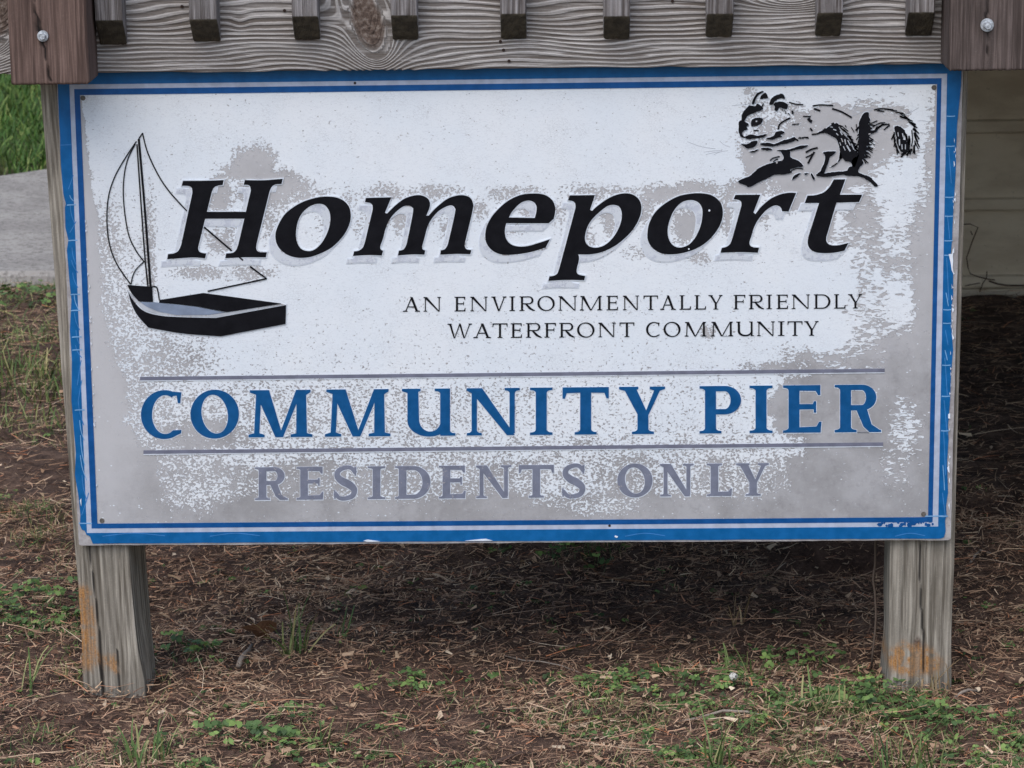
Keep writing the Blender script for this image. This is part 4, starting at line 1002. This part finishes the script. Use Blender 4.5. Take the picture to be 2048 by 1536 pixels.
# ---- "Homeport": traced letters, drop shade, pale key line
c = 1
K = 2048/260
HL = [
 ((320, 340), [[[(365, 168, c), (700, 166), (1005, 155, c), (990, 230, c), (900, 245), (845, 280), (815, 350, c), (618, 1150, c), (602, 1230), (622, 1282), (675, 1305), (730, 1310, c), (712, 1385, c), (540, 1372), (380, 1380), (118, 1400, c), (130, 1320, c), (220, 1310), (290, 1270), (335, 1180, c), (512, 360, c), (508, 290), (470, 250), (345, 242, c)]],
               [[(1340, 155, c), (1620, 158), (1935, 135, c), (1915, 215, c), (1810, 225), (1755, 270), (1725, 340, c), (1522, 1160, c), (1518, 1240), (1552, 1285), (1620, 1292), (1685, 1292, c), (1668, 1370, c), (1350, 1370), (1030, 1385, c), (1045, 1310, c), (1150, 1300), (1205, 1250), (1238, 1160, c), (1433, 320, c), (1420, 250), (1380, 230), (1320, 228, c)]],
               [[(735, 655, c), (1350, 655, c), (1372, 705, c), (1322, 762, c), (710, 762, c), (680, 715, c)]]]),
 ((530, 370), [[[(165, 800), (205, 640), (330, 440), (560, 280), (800, 198), (1000, 178), (1180, 210), (1300, 300), (1350, 430), (1335, 600), (1230, 800), (1050, 980), (830, 1092), (640, 1140), (450, 1130), (300, 1060), (200, 950)],
                [(850, 290), (950, 318), (1018, 420), (1030, 560), (990, 730), (900, 900), (790, 1008), (680, 1038), (570, 1000), (502, 880), (490, 740), (522, 560), (602, 420), (720, 325)]]]),
 ((690, 370), [[[(330, 200, c), (730, 190, c), (628, 435, c), (665, 445, c), (780, 330), (920, 222), (1060, 168), (1190, 157), (1295, 200), (1338, 270), (1332, 350), (1280, 480, c), (1320, 478, c), (1440, 350), (1600, 222), (1740, 168), (1860, 157), (1970, 195), (2018, 290), (2010, 400), (1892, 900), (1888, 960), (1912, 1008), (1990, 1020, c), (1975, 1085, c), (1760, 1080), (1500, 1092, c), (1512, 1025, c), (1570, 1010), (1612, 950), (1640, 850), (1733, 440), (1733, 362), (1690, 318), (1610, 328), (1480, 402), (1372, 520), (1302, 650), (1252, 830), (1217, 960), (1226, 1012), (1265, 1025, c), (1250, 1092, c), (1060, 1088), (835, 1105, c), (850, 1030, c), (920, 1015), (962, 950), (988, 850), (1073, 420), (1062, 352), (1010, 320), (920, 333), (800, 422), (702, 540), (642, 680), (602, 830), (557, 960), (566, 1012), (600, 1030, c), (580, 1105, c), (380, 1098), (128, 1112, c), (145, 1042, c), (220, 1030), (282, 980), (314, 900, c), (438, 380, c), (433, 312), (390, 277), (315, 262, c)]]]),
 ((920, 370), [[[(1475, 528, c), (1395, 598, c), (728, 598, c), (707, 700), (722, 830), (800, 928), (930, 966), (1080, 955), (1250, 905), (1415, 850, c), (1350, 980, c), (1150, 1042), (950, 1080), (750, 1095), (600, 1075), (480, 1000), (410, 890), (400, 750), (440, 600), (560, 420), (750, 250), (950, 155), (1150, 130), (1330, 150), (1450, 230), (1498, 340), (1496, 440)],
                [(768, 508, c), (830, 402), (950, 282), (1060, 240), (1150, 258), (1203, 322), (1203, 420), (1178, 516, c)]]]),
 ((1080, 370), [[[(470, 160, c), (865, 155, c), (788, 385, c), (820, 405, c), (900, 330), (1050, 222), (1200, 152), (1340, 127), (1470, 152), (1562, 230), (1597, 340), (1578, 480), (1500, 640), (1380, 790), (1200, 940), (1000, 1042), (800, 1086), (600, 1088, c), (614, 1130), (608, 1200), (582, 1300), (577, 1370), (612, 1408), (712, 1430, c), (695, 1495, c), (420, 1490), (132, 1505, c), (150, 1435, c), (220, 1425), (272, 1390), (304, 1310, c), (558, 360, c), (556, 292), (520, 252), (440, 235, c)],
                 [(1150, 307), (1240, 332), (1283, 410), (1283, 540), (1228, 700), (1130, 848), (1010, 948), (880, 983), (770, 958), (712, 880), (712, 770), (762, 620), (852, 500), (970, 392), (1060, 328)]]]),
 ((1270, 350), [[[(195, 920), (222, 760), (320, 580), (480, 440), (680, 332), (880, 290), (1060, 285), (1220, 322), (1338, 420), (1380, 540), (1368, 700), (1288, 870), (1140, 1040), (950, 1160), (740, 1225), (550, 1245), (390, 1220), (270, 1140), (205, 1030)],
                 [(880, 388), (990, 423), (1053, 510), (1060, 640), (1028, 810), (950, 978), (840, 1097), (700, 1140), (592, 1098), (527, 990), (514, 850), (547, 700), (622, 540), (740, 423)]]]),
 ((1420, 340), [[[(400, 388, c), (790, 385, c), (682, 665, c), (715, 690, c), (800, 580), (950, 452), (1100, 382), (1250, 354), (1355, 358, c), (1235, 650, c), (1135, 645, c), (1118, 592), (1070, 557), (1000, 557), (880, 632), (762, 770), (692, 900), (652, 1030), (622, 1120), (627, 1180), (680, 1213), (770, 1220, c), (750, 1298, c), (480, 1288), (165, 1298, c), (185, 1225, c), (270, 1200), (322, 1150), (348, 1080, c), (493, 560, c), (491, 502), (450, 467), (370, 455, c)]]]),
 ((1540, 340), [[[(1005, 145, c), (1185, 142, c), (1098, 385, c), (1450, 385, c), (1400, 500, c), (1045, 510, c), (888, 1040, c), (882, 1100), (912, 1158), (980, 1183), (1080, 1180), (1235, 1145, c), (1170, 1265, c), (1000, 1298), (820, 1304), (700, 1284), (622, 1230), (592, 1150), (602, 1050, c), (772, 515, c), (545, 515, c), (590, 400, c), (720, 390), (840, 350), (930, 270)]]]),
]
shade_pc = []
for (org, pcs) in HL:
    pix = [[[(org[0]+x/K, org[1]+y/K) for (x, y) in catmull(lp_, True, 40)] for lp_ in pc] for pc in pcs]
    flat('letter', [[toS(l) for l in pc] for pc in pix], -.0022, -.0003, M['black'], sign)
    def shifted(pc, d, dx, dy): return [toS([(x+dx, y+dy) for (x, y) in (grow(l, d) if i == 0 else grow(l, -d))]) for i, l in enumerate(pc)]
    flat('key_line', [shifted(pc, 1.9, 0, 0) for pc in pix], -.0017, -.0003, M['outline'], sign)
    flat('shade_edge', [shifted(pc, 1.3, -12.5, 15.5) for pc in pix], -.0010, -.0003, M['outline'], sign)
    flat('drop_shade', [shifted(pc, -.6, -12.5, 15.5) for pc in pix], -.0014, -.0003, M['shadow'], sign)
    # bare margin between the letter and its shade
disc('paint_chip', S(1418.5, 420.5), .0014, .0008, M['flake'], sign, 7, -.0020); disc('paint_chip', S(1377.5, 497.5), .0011, .0008, M['flake'], sign, 7, -.0020)

# ---- capitals
def arc(cx, cy, rx, ry, a0, a1, n=26):
    return [(cx+rx*math.cos(math.radians(a0+(a1-a0)*i/n)), cy+ry*math.sin(math.radians(a0+(a1-a0)*i/n))) for i in range(n+1)]
def g_stem(x0, x1, y0, y1, bl, br, tl, tr, st, brk):
    P = []
    def corner(x, y, sx, sy, ext):             # serif with a curved bracket, or a plain corner
        if ext <= 0: return [(x, y)]
        return [(x+sx*ext, y), (x+sx*ext, y+sy*st)] + [(x+sx*ext*(1-math.sin(t))*.92, y+sy*(st+brk*(1-math.cos(t)))) for t in (.5, .9, 1.25, 1.5708)]
    P += corner(x0, y0, -1, 1, bl)[::-1]
    P += corner(x1, y0, 1, 1, br)
    P += corner(x1, y1, 1, -1, tr)[::-1]
    P += corner(x0, y1, -1, -1, tl)
    return [P]
def half_ring(x0, xr, y0, y1, th, tv):          # bowl: starts at x0, bulges to xr
    cy, ry = (y0+y1)/2, (y1-y0)/2; rx = min((xr-x0)*.62, ry*1.15); cx = xr-rx
    o_ = [(x0, y0)]+arc(cx, cy, rx, ry, -90, 90)+[(x0, y1)]
    i_ = [(x0, y0+tv)]+arc(cx, cy, rx-th, ry-tv, -90, 90)+[(x0, y1-tv)]
    return [o_, i_]
def glyph(ch, w, S_, T_, e, st, brk):
    G = []; h = 1.0
    def diag(xa, xb, t, y0=0, y1=1): return [[(xa-t/2, y0), (xa+t/2, y0), (xb+t/2, y1), (xb-t/2, y1)]]
    def ser(xa, xb, y, up): return [[(xa, y), (xb, y), (xb, y+up*st*1.05), (xa+(xb-xa)*.7, y+up*st*1.7), (xa+(xb-xa)*.3, y+up*st*1.7), (xa, y+up*st*1.05)]]
    if ch == 'I': G = [g_stem((w-S_)/2, (w+S_)/2, 0, 1, *(4*[max(.01, (w-S_)/2)]), st, brk)]
    elif ch == 'T':
        m = w*.5; G = [g_stem(m-S_/2, m+S_/2, 0, .97, e, e, 0, 0, st, brk), [[(0, 1), (w, 1), (w, .76), (w-st, .76), (w-st*1.8, 1-T_*1.1), (m, 1-T_), (st*1.8, 1-T_*1.1), (st, .76), (0, .76)]]]
    elif ch in 'LEF':
        x0 = e; G = [g_stem(x0, x0+S_, 0, 1, e, e if ch == 'F' else 0, e, e if ch == 'L' else 0, st, brk)]
        if ch in 'LE': G.append([[(x0, 0), (w-.02, 0), (w, .23), (w-st, .23), (w-st*2.2, T_*1.15), (x0+S_*.5, T_)]])
        if ch in 'EF':
            xr = w*(.97 if ch == 'E' else 1.0)
            G.append([[(x0, 1), (xr, 1), (xr, .79), (xr-st, .79), (xr-st*2.0, 1-T_*1.1), (x0+S_*.5, 1-T_)]])
            xm = w*.86; G.append([[(x0+S_*.5, .49), (xm-st, .49), (xm-st, .42), (xm, .42), (xm, .66), (xm-st, .66), (xm-st*1.4, .49+T_), (x0+S_*.5, .49+T_)]])
    elif ch == 'D': G = [g_stem(e, e+S_, 0, 1, e, 0, e, 0, st, brk), half_ring(e+S_*.5, w, 0, 1, S_*1.05, T_)]
    elif ch in 'PR':
        xr = w*(1.0 if ch == 'P' else .90); yb_ = .40 if ch == 'P' else .46
        G = [g_stem(e, e+S_, 0, 1, e, e, e, 0, st, brk), half_ring(e+S_*.5, xr, yb_, 1, S_*.95, T_)]
        if ch == 'R':
            j = e+S_+.10*w; G.append([[(j, .50), (j+S_*1.0, .50), (w*.80, .16), (w-.03, st), (w, st*.9), (w, 0), (w-S_*1.05, 0), (w*.62, .12)]])
    elif ch == 'N':
        xl = e*.95; xr = w-e*.95-T_
        G = [g_stem(xl, xl+T_, 0, .9, e*.9, e*.9, 0, 0, st, brk), [[(0, 1), (xl+S_*.95, 1), (xr+T_, 0), (xr+T_-S_*.72, 0), (xl+T_*.2, 1-st*2.3), (0, 1-st)]], g_stem(xr, xr+T_, .04, 1, 0, 0, e*.9, e*.9, st, brk)]
    elif ch == 'M':
        s = S_; xl = e+T_*.6; mid = w*.49; xr = w-e-s*.5
        G = [diag(xl, xl+.05, T_), ser(xl-T_/2-e, xl+T_/2+e, 0, 1), [[(e*.35, 1), (xl+s*1.15, 1), (mid+s*.32, 0), (mid-s*.38, 0), (xl, 1-st*2), (e*.35, 1-st)]],
             [[(mid-.02, 0), (mid+s*.32, 0), (xr+T_*.1, 1), (xr-T_*1.05, 1)]], [[(xr-s*.45, 1), (w-e*.35, 1), (w-e*.35, 1-st), (xr+s*.42, 1-st*2.2), (xr+s*.5, 0), (xr-s*.5, 0)]], ser(xr-s*.5-e, xr+s*.5+e, 0, 1)]
    elif ch == 'U':
        xl = e; xr = w-e-S_*.9
        o_ = [(xl, 1), (xl, .33)]+arc(xl+(xr-xl+S_)*.5, .33, (xr-xl+S_)*.5, .345, 180, 300, 16)[1:]+[(xr+S_*.3, .16), (xr+S_*.2, .34)]
        i_ = arc(xl+(xr-xl+S_)*.52, .36, (xr-xl-S_)*.5+S_*.02, .27, 320, 180, 14)+[(xl+S_, 1)]
        G = [[o_+i_], ser(0, xl+S_+e*.4, 1, -1), g_stem(xr, xr+S_*.9, 0, 1, 0, e, e, 0, st, brk)]
    elif ch == 'Y':
        m = w*.52; G = [g_stem(m-S_/2, m+S_/2, 0, .5, e, e, 0, 0, st, brk), [[(w*.08, 1), (w*.08+S_*1.15, 1), (m+S_*.45, .42), (m-S_*.5, .42)]], [[(w*.93-T_*1.15, 1), (w*.93, 1), (m+S_*.5, .40), (m+S_*.12, .40)]], ser(0, w*.10+S_*1.25+.02, 1, -1), ser(w*.90-T_*1.6-e*.4, w, 1, -1)]
    elif ch == 'V': G = [[[(w*.08, 1), (w*.08+S_*1.1, 1), (w*.54, .0), (w*.44, 0)]], [[(w*.90-T_*1.1, 1), (w*.90, 1), (w*.54, 0), (w*.47, 0)]], ser(0, w*.08+S_*1.1+e*.6, 1, -1), ser(w*.9-T_-e, w, 1, -1)]
    elif ch == 'W':
        G = [[[(w*.06, 1), (w*.06+S_*1.05, 1), (w*.28+S_*.3, 0), (w*.28-S_*.3, 0)]], [[(w*.52-T_, 1), (w*.52+T_*.2, 1), (w*.28+S_*.3, 0), (w*.28, 0)]], [[(w*.49-S_*.3, 1), (w*.49+S_*.6, 1), (w*.68+S_*.3, 0), (w*.68-S_*.35, 0)]], [[(w*.93-T_, 1), (w*.93+T_*.1, 1), (w*.68+S_*.3, 0), (w*.68, 0)]], ser(0, w*.06+S_*1.05+e*.3, 1, -1), ser(w*.93-T_-e*.6, w, 1, -1)]
    elif ch == 'A': G = [[[(w*.12, 0), (w*.12+T_*1.1, 0), (w*.55, 1), (w*.48, 1)]], [[(w*.9-S_*1.1, 0), (w*.9, 0), (w*.57, 1), (w*.42, 1)]], [[(w*.28, .30), (w*.72, .30), (w*.70, .30+T_*.9), (w*.30, .30+T_*.9)]], ser(0, w*.12+T_+e, 0, 1), ser(w*.9-S_*1.1-e*.7, w, 0, 1)]
    elif ch == 'O': 
        o_ = arc(w/2, .5, w/2, .52, 0, 354, 44); t = math.radians(9)
        i_ = [(w/2+(x-w/2)*1.0+(y-.5)*-.10, y) for x, y in arc(w/2, .5, w/2-S_*1.02, .52-T_*.95, 0, 354, 44)]; G = [[o_, i_]]
    elif ch == 'C':
        o_ = arc(w*.58, .5, w*.58, .52, 62, 302, 40); i_ = arc(w*.60, .5, w*.60-S_*1.02, .52-T_*.95, 306, 60, 40)
        G = [[o_+[(w*.99, .10), (w, .17)]+i_], [[(w*.72, .99), (w, .97), (w*.97, .74), (w*.97-st, .74), (w*.88, .90), (w*.72, 1-T_)]]]
    elif ch == 'S':
        cp = [(w*.90, .80), (w*.72, .955), (w*.45, .965), (w*.20, .86), (w*.17, .70), (w*.36, .56), (w*.64, .45), (w*.84, .30), (w*.78, .11), (w*.50, .03), (w*.24, .05), (w*.06, .20)]
        pts = catmull(cp, False, .03); n = len(pts); L = []; R = []
        for i in range(n):
            d = np.array(pts[min(i+1, n-1)])-np.array(pts[max(i-1, 0)]); d = d/(np.linalg.norm(d)+1e-9); q = np.array([-d[1], d[0]]); t = i/(n-1)
            wd = T_+(S_*1.0-T_)*math.exp(-((t-.5)/.2)**2); L.append(tuple(np.array(pts[i])+q*wd/2)); R.append(tuple(np.array(pts[i])-q*wd/2))
        G = [[L+R[::-1]], [[(w*.84, .98), (w*.94, .99), (w*.92, .72), (w*.86, .72)]], [[(w*.03, .02), (w*.10, .02), (w*.09, .28), (w*.02, .28)]]]
    return G
def row(text, spans, y_base, y_top, wt, mat, depth, key=True):
    """text without blanks; spans: x ranges in photo pixels; y_base/y_top: (x0,y0,x1,y1) lines"""
    S_, T_, e, st, brk = wt
    f = lambda l, x: l[1]+(l[3]-l[1])*(x-l[0])/(l[2]-l[0])
    for ch, (a, b) in zip(text, spans):
        yb0, yt0 = f(y_base, (a+b)/2), f(y_top, (a+b)/2); hh = yb0-yt0; w = (b-a)/hh
        sl = (y_base[3]-y_base[1])/(y_base[2]-y_base[0])
        pcs = [[[(a+x*hh, yb0-y*hh+sl*(a+x*hh-(a+b)/2)) for (x, y) in l] for l in pc] for pc in glyph(ch, w, S_, T_, e, st, brk)]
        o = flat('letter', [[toS(l) for l in pc] for pc in pcs], -depth, -.0003, mat, sign)
        if key:
            kk = []
            for pc in pcs: kk.append([toS(grow([(x+.3, y+.9) for x, y in l], 1.2 if i == 0 else -1.2)) for i, l in enumerate(pc)])
            flat('key_line', kk, -depth*.6, -.0003, M['outline'], o)
row('COMMUNITYPIER', [(282, 363), (381, 478), (496, 625), (649, 781), (804, 911), (933, 1040), (1060, 1105), (1125, 1217.6), (1238, 1330), (1399, 1482), (1499, 1545), (1566, 1643), (1669, 1762)],
    (300, 876, 1715, 864), (300, 782, 1715, 769), (.232, .112, .115, .05, .06), M['blue_letter'], .0013)
row('RESIDENTSONLY', [(510, 576), (593, 647), (666.6, 716), (735.6, 770.6), (790, 861), (877.7, 931.5), (952, 1023), (1037.5, 1107.6), (1123, 1172), (1234.5, 1305), (1320, 1387.6), (1413.7, 1464), (1472, 1537.5)],
    (540, 999.5, 1505, 991), (540, 934, 1505, 926), (.235, .12, .115, .05, .05), M['grey_letter'], .0011)
LW = (.145, .066, .10, .045, .03)
row('ANENVIRONMENTALLYFRIENDLY', [(806, 840), (847, 882), (909, 931), (940.7, 975.4), (982.6, 1013), (1019, 1030), (1039, 1070), (1074.7, 1109.4), (1117, 1153.6), (1159.6, 1204.4), (1213, 1236), (1245.7, 1278), (1287, 1315.8), (1320, 1351.7), (1359, 1382), (1389, 1412), (1416.7, 1445), (1467, 1490.4), (1497.6, 1528), (1532.8, 1544), (1553, 1576), (1583.7, 1619.6), (1627.5, 1660.8), (1668, 1691), (1696, 1724)],
    (823, 623, 1710, 616.5), (823, 594, 1710, 588), LW, M['black'], .0012, False)
row('WATERFRONTCOMMUNITY', [(895, 944), (946.7, 982), (985, 1015), (1021.6, 1044), (1052, 1083.8), (1089, 1111.8), (1118.5, 1149.6), (1154, 1189), (1196.7, 1231), (1239, 1268.5), (1292, 1319), (1327, 1361), (1369, 1412.7), (1421.8, 1466.5), (1472.5, 1508), (1514, 1549.5), (1556, 1568.7), (1575, 1604.8), (1608, 1637)],
    (920, 676, 1622, 671), (920, 647, 1622, 642), LW, M['black'], .0012, False)

# ---- sailing boat emblem
KB = 3.414
def B(pts): return [(190+p[0]/KB, 240+p[1]/KB)+tuple(p[2:]) for p in pts]
boat = empty('boat_emblem'); boat.parent = sign
lines = [(([(283, 145), (200, 270), (130, 400), (90, 540), (83, 720), (108, 880), (160, 1000), (242, 1118)]), 7), (([(275, 165), (220, 280), (195, 430), (200, 600), (230, 780), (280, 890), (338, 968)]), 6.5), ([(335, 965), (280, 1020), (255, 1075), (248, 1120)], 6),
         ([(287, 165), (310, 500), (340, 920), (362, 1134)], 8), ([(300, 130), (340, 600), (380, 1136)], 13), ([(296, 134), (325, 88)], 7), ([(325, 88), (360, 220), (430, 370), (510, 490), (628, 620)], 7),
         ([(745, 730), (935, 892)], 9), ([(985, 935), (1012, 957)], 9), ([(1060, 1000), (1172, 1082)], 8), ([(1172, 1082), (770, 1168)], 8), ([(390, 1140), (422, 1140), (440, 1228)], 7)]
kl = []
for pts, w in lines: flat('rigging_line', [[toS(stroke(B(pts), w/KB*1.12, len(pts) > 2))]], -.0018, -.0003, M['black'], boat)
hull = catmull(B([(228, 1172, c), (262, 1230), (330, 1300), (440, 1333), (600, 1345), (825, 1350, c), (1305, 1262, c), (1302, 1390, c), (860, 1475, c), (600, 1455), (365, 1415, c), (290, 1330), (250, 1250)]), True, 6)
flat('hull', [[toS(hull)]], -.0024, -.0003, M['black'], boat)
flat('key_line', [[toS(grow(hull, 1.8))]], -.0012, -.0003, M['outline'], boat)
flat('bow', [[toS(B([(222, 1125), (390, 1138), (397, 1240), (300, 1236), (250, 1180)]))]], -.0024, -.0003, M['black'], boat)
flat('cockpit', [[toS(B([(440, 1228), (740, 1180), (1272, 1252), (900, 1310), (700, 1272), (560, 1255), (440, 1245)]))]], -.0024, -.0003, M['black'], boat)
flat('sole', [[toS(B([(308, 1240), (400, 1243), (560, 1258), (700, 1275), (885, 1312), (780, 1328), (560, 1330), (430, 1305), (350, 1270)]))]], -.0020, -.0003, M['boat_grey'], boat)
flat('gunwale', [[toS(B([(228, 1168), (300, 1236), (360, 1275), (440, 1305), (560, 1330), (780, 1330), (900, 1312), (1272, 1254), (1300, 1260), (825, 1347), (600, 1342), (440, 1330), (330, 1298), (262, 1228)]))]], -.0014, -.0003, M['gunwale'], boat)

# ---- squirrel emblem, drawn in black on the bare board
KS = 4.995
def Q(pts): return [(1450+p[0]/KS, 160+p[1]/KS)+tuple(p[2:]) for p in pts]
sq = empty('squirrel_emblem'); sq.parent = sign
polys = {
 'head': [[(245, 250), (300, 262), (322, 236), (372, 268), (378, 292), (300, 322), (232, 352), (192, 405), (170, 402), (163, 370), (180, 320), (232, 262)], [(150, 402), (200, 415), (235, 440), (212, 468), (226, 490), (182, 510), (168, 540), (204, 570), (160, 566), (140, 530), (135, 450)]],
 'ear': [[(372, 108), (320, 130), (285, 180), (266, 236), (290, 236), (302, 200), (332, 150), (384, 118)], [(355, 160), (402, 128), (428, 172), (385, 182), (355, 190)], [(443, 242), (455, 195), (500, 155), (570, 138), (594, 160), (592, 186), (550, 180), (500, 212), (470, 245)], [(485, 240), (520, 216), (580, 215), (628, 246), (617, 285), (570, 280), (545, 270), (520, 306), (490, 292), (500, 265)]],
 'eye': [[(265, 462), (260, 410), (290, 380), (350, 374), (377, 390), (360, 430), (320, 455), (280, 457)]],
 'mouth': [[(200, 566), (250, 545), (330, 555), (412, 538), (380, 572), (300, 582), (220, 587)], [(410, 582), (480, 560), (510, 520), (567, 505), (592, 525), (550, 545), (572, 560), (520, 575), (460, 596)], [(158, 635), (215, 640), (270, 610), (322, 604), (315, 640), (290, 665), (230, 682), (190, 660)]],
 'arm': [[(348, 636), (420, 625), (500, 635), (580, 600), (640, 588), (692, 565), (702, 600), (640, 626), (560, 642), (480, 662), (400, 656)], [(360, 680), (420, 675), (472, 690), (440, 702), (380, 695)], [(240, 712), (290, 704), (332, 690), (290, 722)], [(520, 700), (600, 698), (680, 680), (740, 658), (828, 648), (790, 678), (720, 692), (640, 707)]],
 'branch': [[(520, 700), (640, 705), (655, 770), (740, 810), (782, 860), (720, 870), (650, 895), (672, 920), (600, 940), (500, 945), (420, 980), (330, 1022), (245, 1066), (200, 1050), (130, 1016), (170, 985), (240, 960), (310, 900), (370, 860), (470, 825), (572, 800), (582, 760), (552, 712)],
            [(1380, 335), (1432, 318), (1440, 370), (1452, 400), (1430, 440), (1472, 480), (1448, 498), (1522, 505), (1450, 545), (1440, 590), (1475, 598), (1438, 620), (1455, 650), (1410, 660), (1450, 690), (1400, 705), (1445, 730), (1390, 750), (1432, 770), (1370, 790), (1382, 830), (1345, 870), (1330, 912), (1370, 940), (1440, 962), (1500, 1020), (1525, 1050), (1500, 1066), (1450, 1022), (1400, 985), (1340, 962), (1240, 956), (1160, 946), (1060, 962), (990, 966), (908, 950), (960, 908), (985, 930), (1120, 912), (1210, 905), (1240, 870), (1272, 850), (1266, 800), (1300, 770), (1330, 740), (1330, 600), (1335, 480), (1340, 410), (1365, 360)]],
 'haunch': [[(1000, 490), (1070, 440), (1130, 433), (1138, 480), (1185, 540), (1240, 600), (1282, 690), (1335, 742), (1290, 870), (1250, 820), (1196, 806), (1170, 775), (1148, 785), (1145, 700), (1120, 600), (1070, 560), (1000, 528), (928, 522)], [(988, 716), (1102, 710), (1080, 745), (1045, 770), (1042, 795), (1010, 880), (985, 930), (955, 905), (985, 840), (1000, 770), (985, 735)], [(1050, 868), (1100, 850), (1132, 802), (1146, 722), (1164, 780), (1110, 830)]],
 'tail': [[(1690, 470), (1742, 460), (1792, 500), (1792, 540), (1775, 590), (1802, 600), (1832, 640), (1832, 700), (1790, 722), (1750, 705), (1720, 640), (1708, 560)]],
 'paw': [[(670, 992), (700, 945), (752, 930), (702, 978)], [(855, 932), (878, 940), (896, 985), (880, 996)], [(790, 930), (830, 928), (800, 948)]],
}
strokes = [([(640, 220), (700, 238), (780, 245)], 9), ([(875, 258), (960, 246), (1080, 255)], 10), ([(890, 285), (950, 306)], 14), ([(1070, 285), (1150, 310), (1205, 338), (1265, 374)], 13), ([(780, 360), (855, 364)], 9), ([(830, 380), (848, 405), (868, 415)], 24), ([(850, 480), (872, 507)], 14), ([(865, 541), (920, 536), (965, 518)], 11), ([(670, 441), (740, 437)], 7),
    ([(530, 492), (546, 440), (600, 402), (652, 376)], 12), ([(672, 305), (676, 338)], 16), ([(285, 500), (335, 503)], 7), ([(806, 772), (850, 752), (872, 734)], 9), ([(806, 722), (860, 692), (925, 675)], 13), ([(828, 832), (850, 790), (892, 716)], 14), ([(450, 805), (475, 780), (545, 762)], 8), ([(480, 818), (510, 792), (530, 790)], 7), ([(660, 905), (720, 880), (780, 888)], 7),
    ([(1488, 298), (1560, 284), (1680, 295)], 9), ([(1700, 318), (1782, 331)], 9), ([(1500, 492), (1560, 452), (1642, 438)], 9), ([(1470, 470), (1540, 430), (1600, 425)], 7), ([(1460, 430), (1520, 405)], 7), ([(1690, 520), (1690, 600), (1706, 672)], 9), ([(1840, 560), (1845, 640), (1830, 700)], 8), ([(1865, 500), (1872, 600), (1860, 660)], 8), ([(1790, 352), (1850, 400)], 8), ([(1180, 470), (1230, 510)], 7), ([(1240, 560), (1300, 660), (1312, 740)], 8), ([(1260, 470), (1290, 520)], 6), ([(1200, 450), (1210, 470)], 6), ([(1310, 440), (1320, 520)], 6)]
def feather(path, n, l0, l1, ang, w):
    P = catmull(path, False, 20); rr = random.Random(5)
    for i in range(n):
        t = (i+rr.random())/n*(len(P)-1); k = min(int(t), len(P)-2); a, b = np.array(P[k]), np.array(P[k+1]); p = a+(b-a)*(t-k)
        d = (b-a)/np.linalg.norm(b-a); q = np.array([-d[1], d[0]]); L = rr.uniform(l0, l1); th = ang+rr.uniform(-.3, .3)
        v_ = d*math.cos(th)+q*math.sin(th); p = p+q*rr.uniform(-8, 8)
        strokes.append(([tuple(p), tuple(p+v_*L*.5+q*rr.uniform(-3, 3)), tuple(p+v_*L)], rr.uniform(*w)))
feather([(1740, 350), (1810, 385), (1866, 445), (1895, 530), (1898, 620), (1870, 690), (1800, 724)], 26, 40, 85, -.25, (6, 13))
feather([(1720, 480), (1780, 500), (1830, 560), (1850, 640)], 12, 50, 110, .55, (7, 14))
feather([(1700, 520), (1700, 600), (1730, 680), (1790, 720)], 10, 40, 80, .2, (6, 12))
feather([(1450, 420), (1500, 455), (1580, 440), (1660, 445)], 12, 40, 80, 2.6, (6, 9))
feather([(1500, 300), (1580, 290), (1680, 300), (1760, 325)], 7, 40, 80, .1, (5, 8))
feather([(930, 520), (1000, 485), (1080, 440), (1150, 450)], 12, 25, 55, .3, (6, 10))
feather([(1150, 460), (1210, 540), (1270, 640), (1320, 720)], 18, 35, 75, -.35, (6, 10))
feather([(1345, 450), (1340, 560), (1335, 660), (1320, 740)], 10, 30, 60, .5, (6, 9))
feather([(1445, 560), (1440, 640), (1420, 720), (1380, 800)], 14, 30, 60, -1.2, (5, 8))
feather([(690, 580), (740, 575), (800, 560)], 7, 20, 45, .4, (6, 9))
feather([(500, 250), (560, 285), (640, 330)], 5, 20, 40, .5, (5, 8))
feather([(380, 270), (330, 290), (260, 330)], 7, 20, 45, 2.2, (5, 8))
for nm, ls in polys.items():
    for l in ls:
        lp_ = catmull(Q(l), True, 3); lp_ = [(x+random.uniform(-.55, .55), y+random.uniform(-.55, .55)) for x, y in lp_]
        flat(nm, [[toS(lp_)]], -.0022, -.0003, M['black'], sq)
        flat('key_line', [[toS(grow(lp_, .9))]], -.0010, -.0003, M['outline'], sq)
for pts, w in strokes: flat('ink_stroke', [[toS(stroke(Q(pts), w*1.25/KS))]], -.0018, -.0003, M['black'], sq)
hl = [([(1150, 510), (1170, 545)], 12), ([(1190, 520), (1215, 560)], 10), ([(1160, 580), (1175, 615)], 9), ([(1195, 590), (1205, 640)], 11), ([(1145, 620), (1155, 650)], 8), ([(1225, 600), (1250, 650)], 10), ([(1080, 490), (1110, 500)], 9), ([(1110, 530), (1130, 550)], 9), ([(1180, 660), (1200, 700)], 8), ([(1215, 650), (1250, 710)], 14), ([(1265, 640), (1285, 690)], 9), ([(1050, 465), (1075, 470)], 7),
      ([(1740, 590), (1742, 650)], 13), ([(1770, 530), (1780, 570)], 10), ([(1765, 640), (1768, 690)], 9), ([(1800, 640), (1800, 690)], 8), ([(1725, 520), (1730, 560)], 8), ([(1432, 538), (1452, 535)], 12), ([(306, 410), (320, 410)], 13), ([(508, 822), (524, 818)], 20)]
for pts, w in hl: flat('fleck', [[toS(stroke(Q(pts), w/KS, False))]], -.0028, -.0022, M['gunwale'], sq)
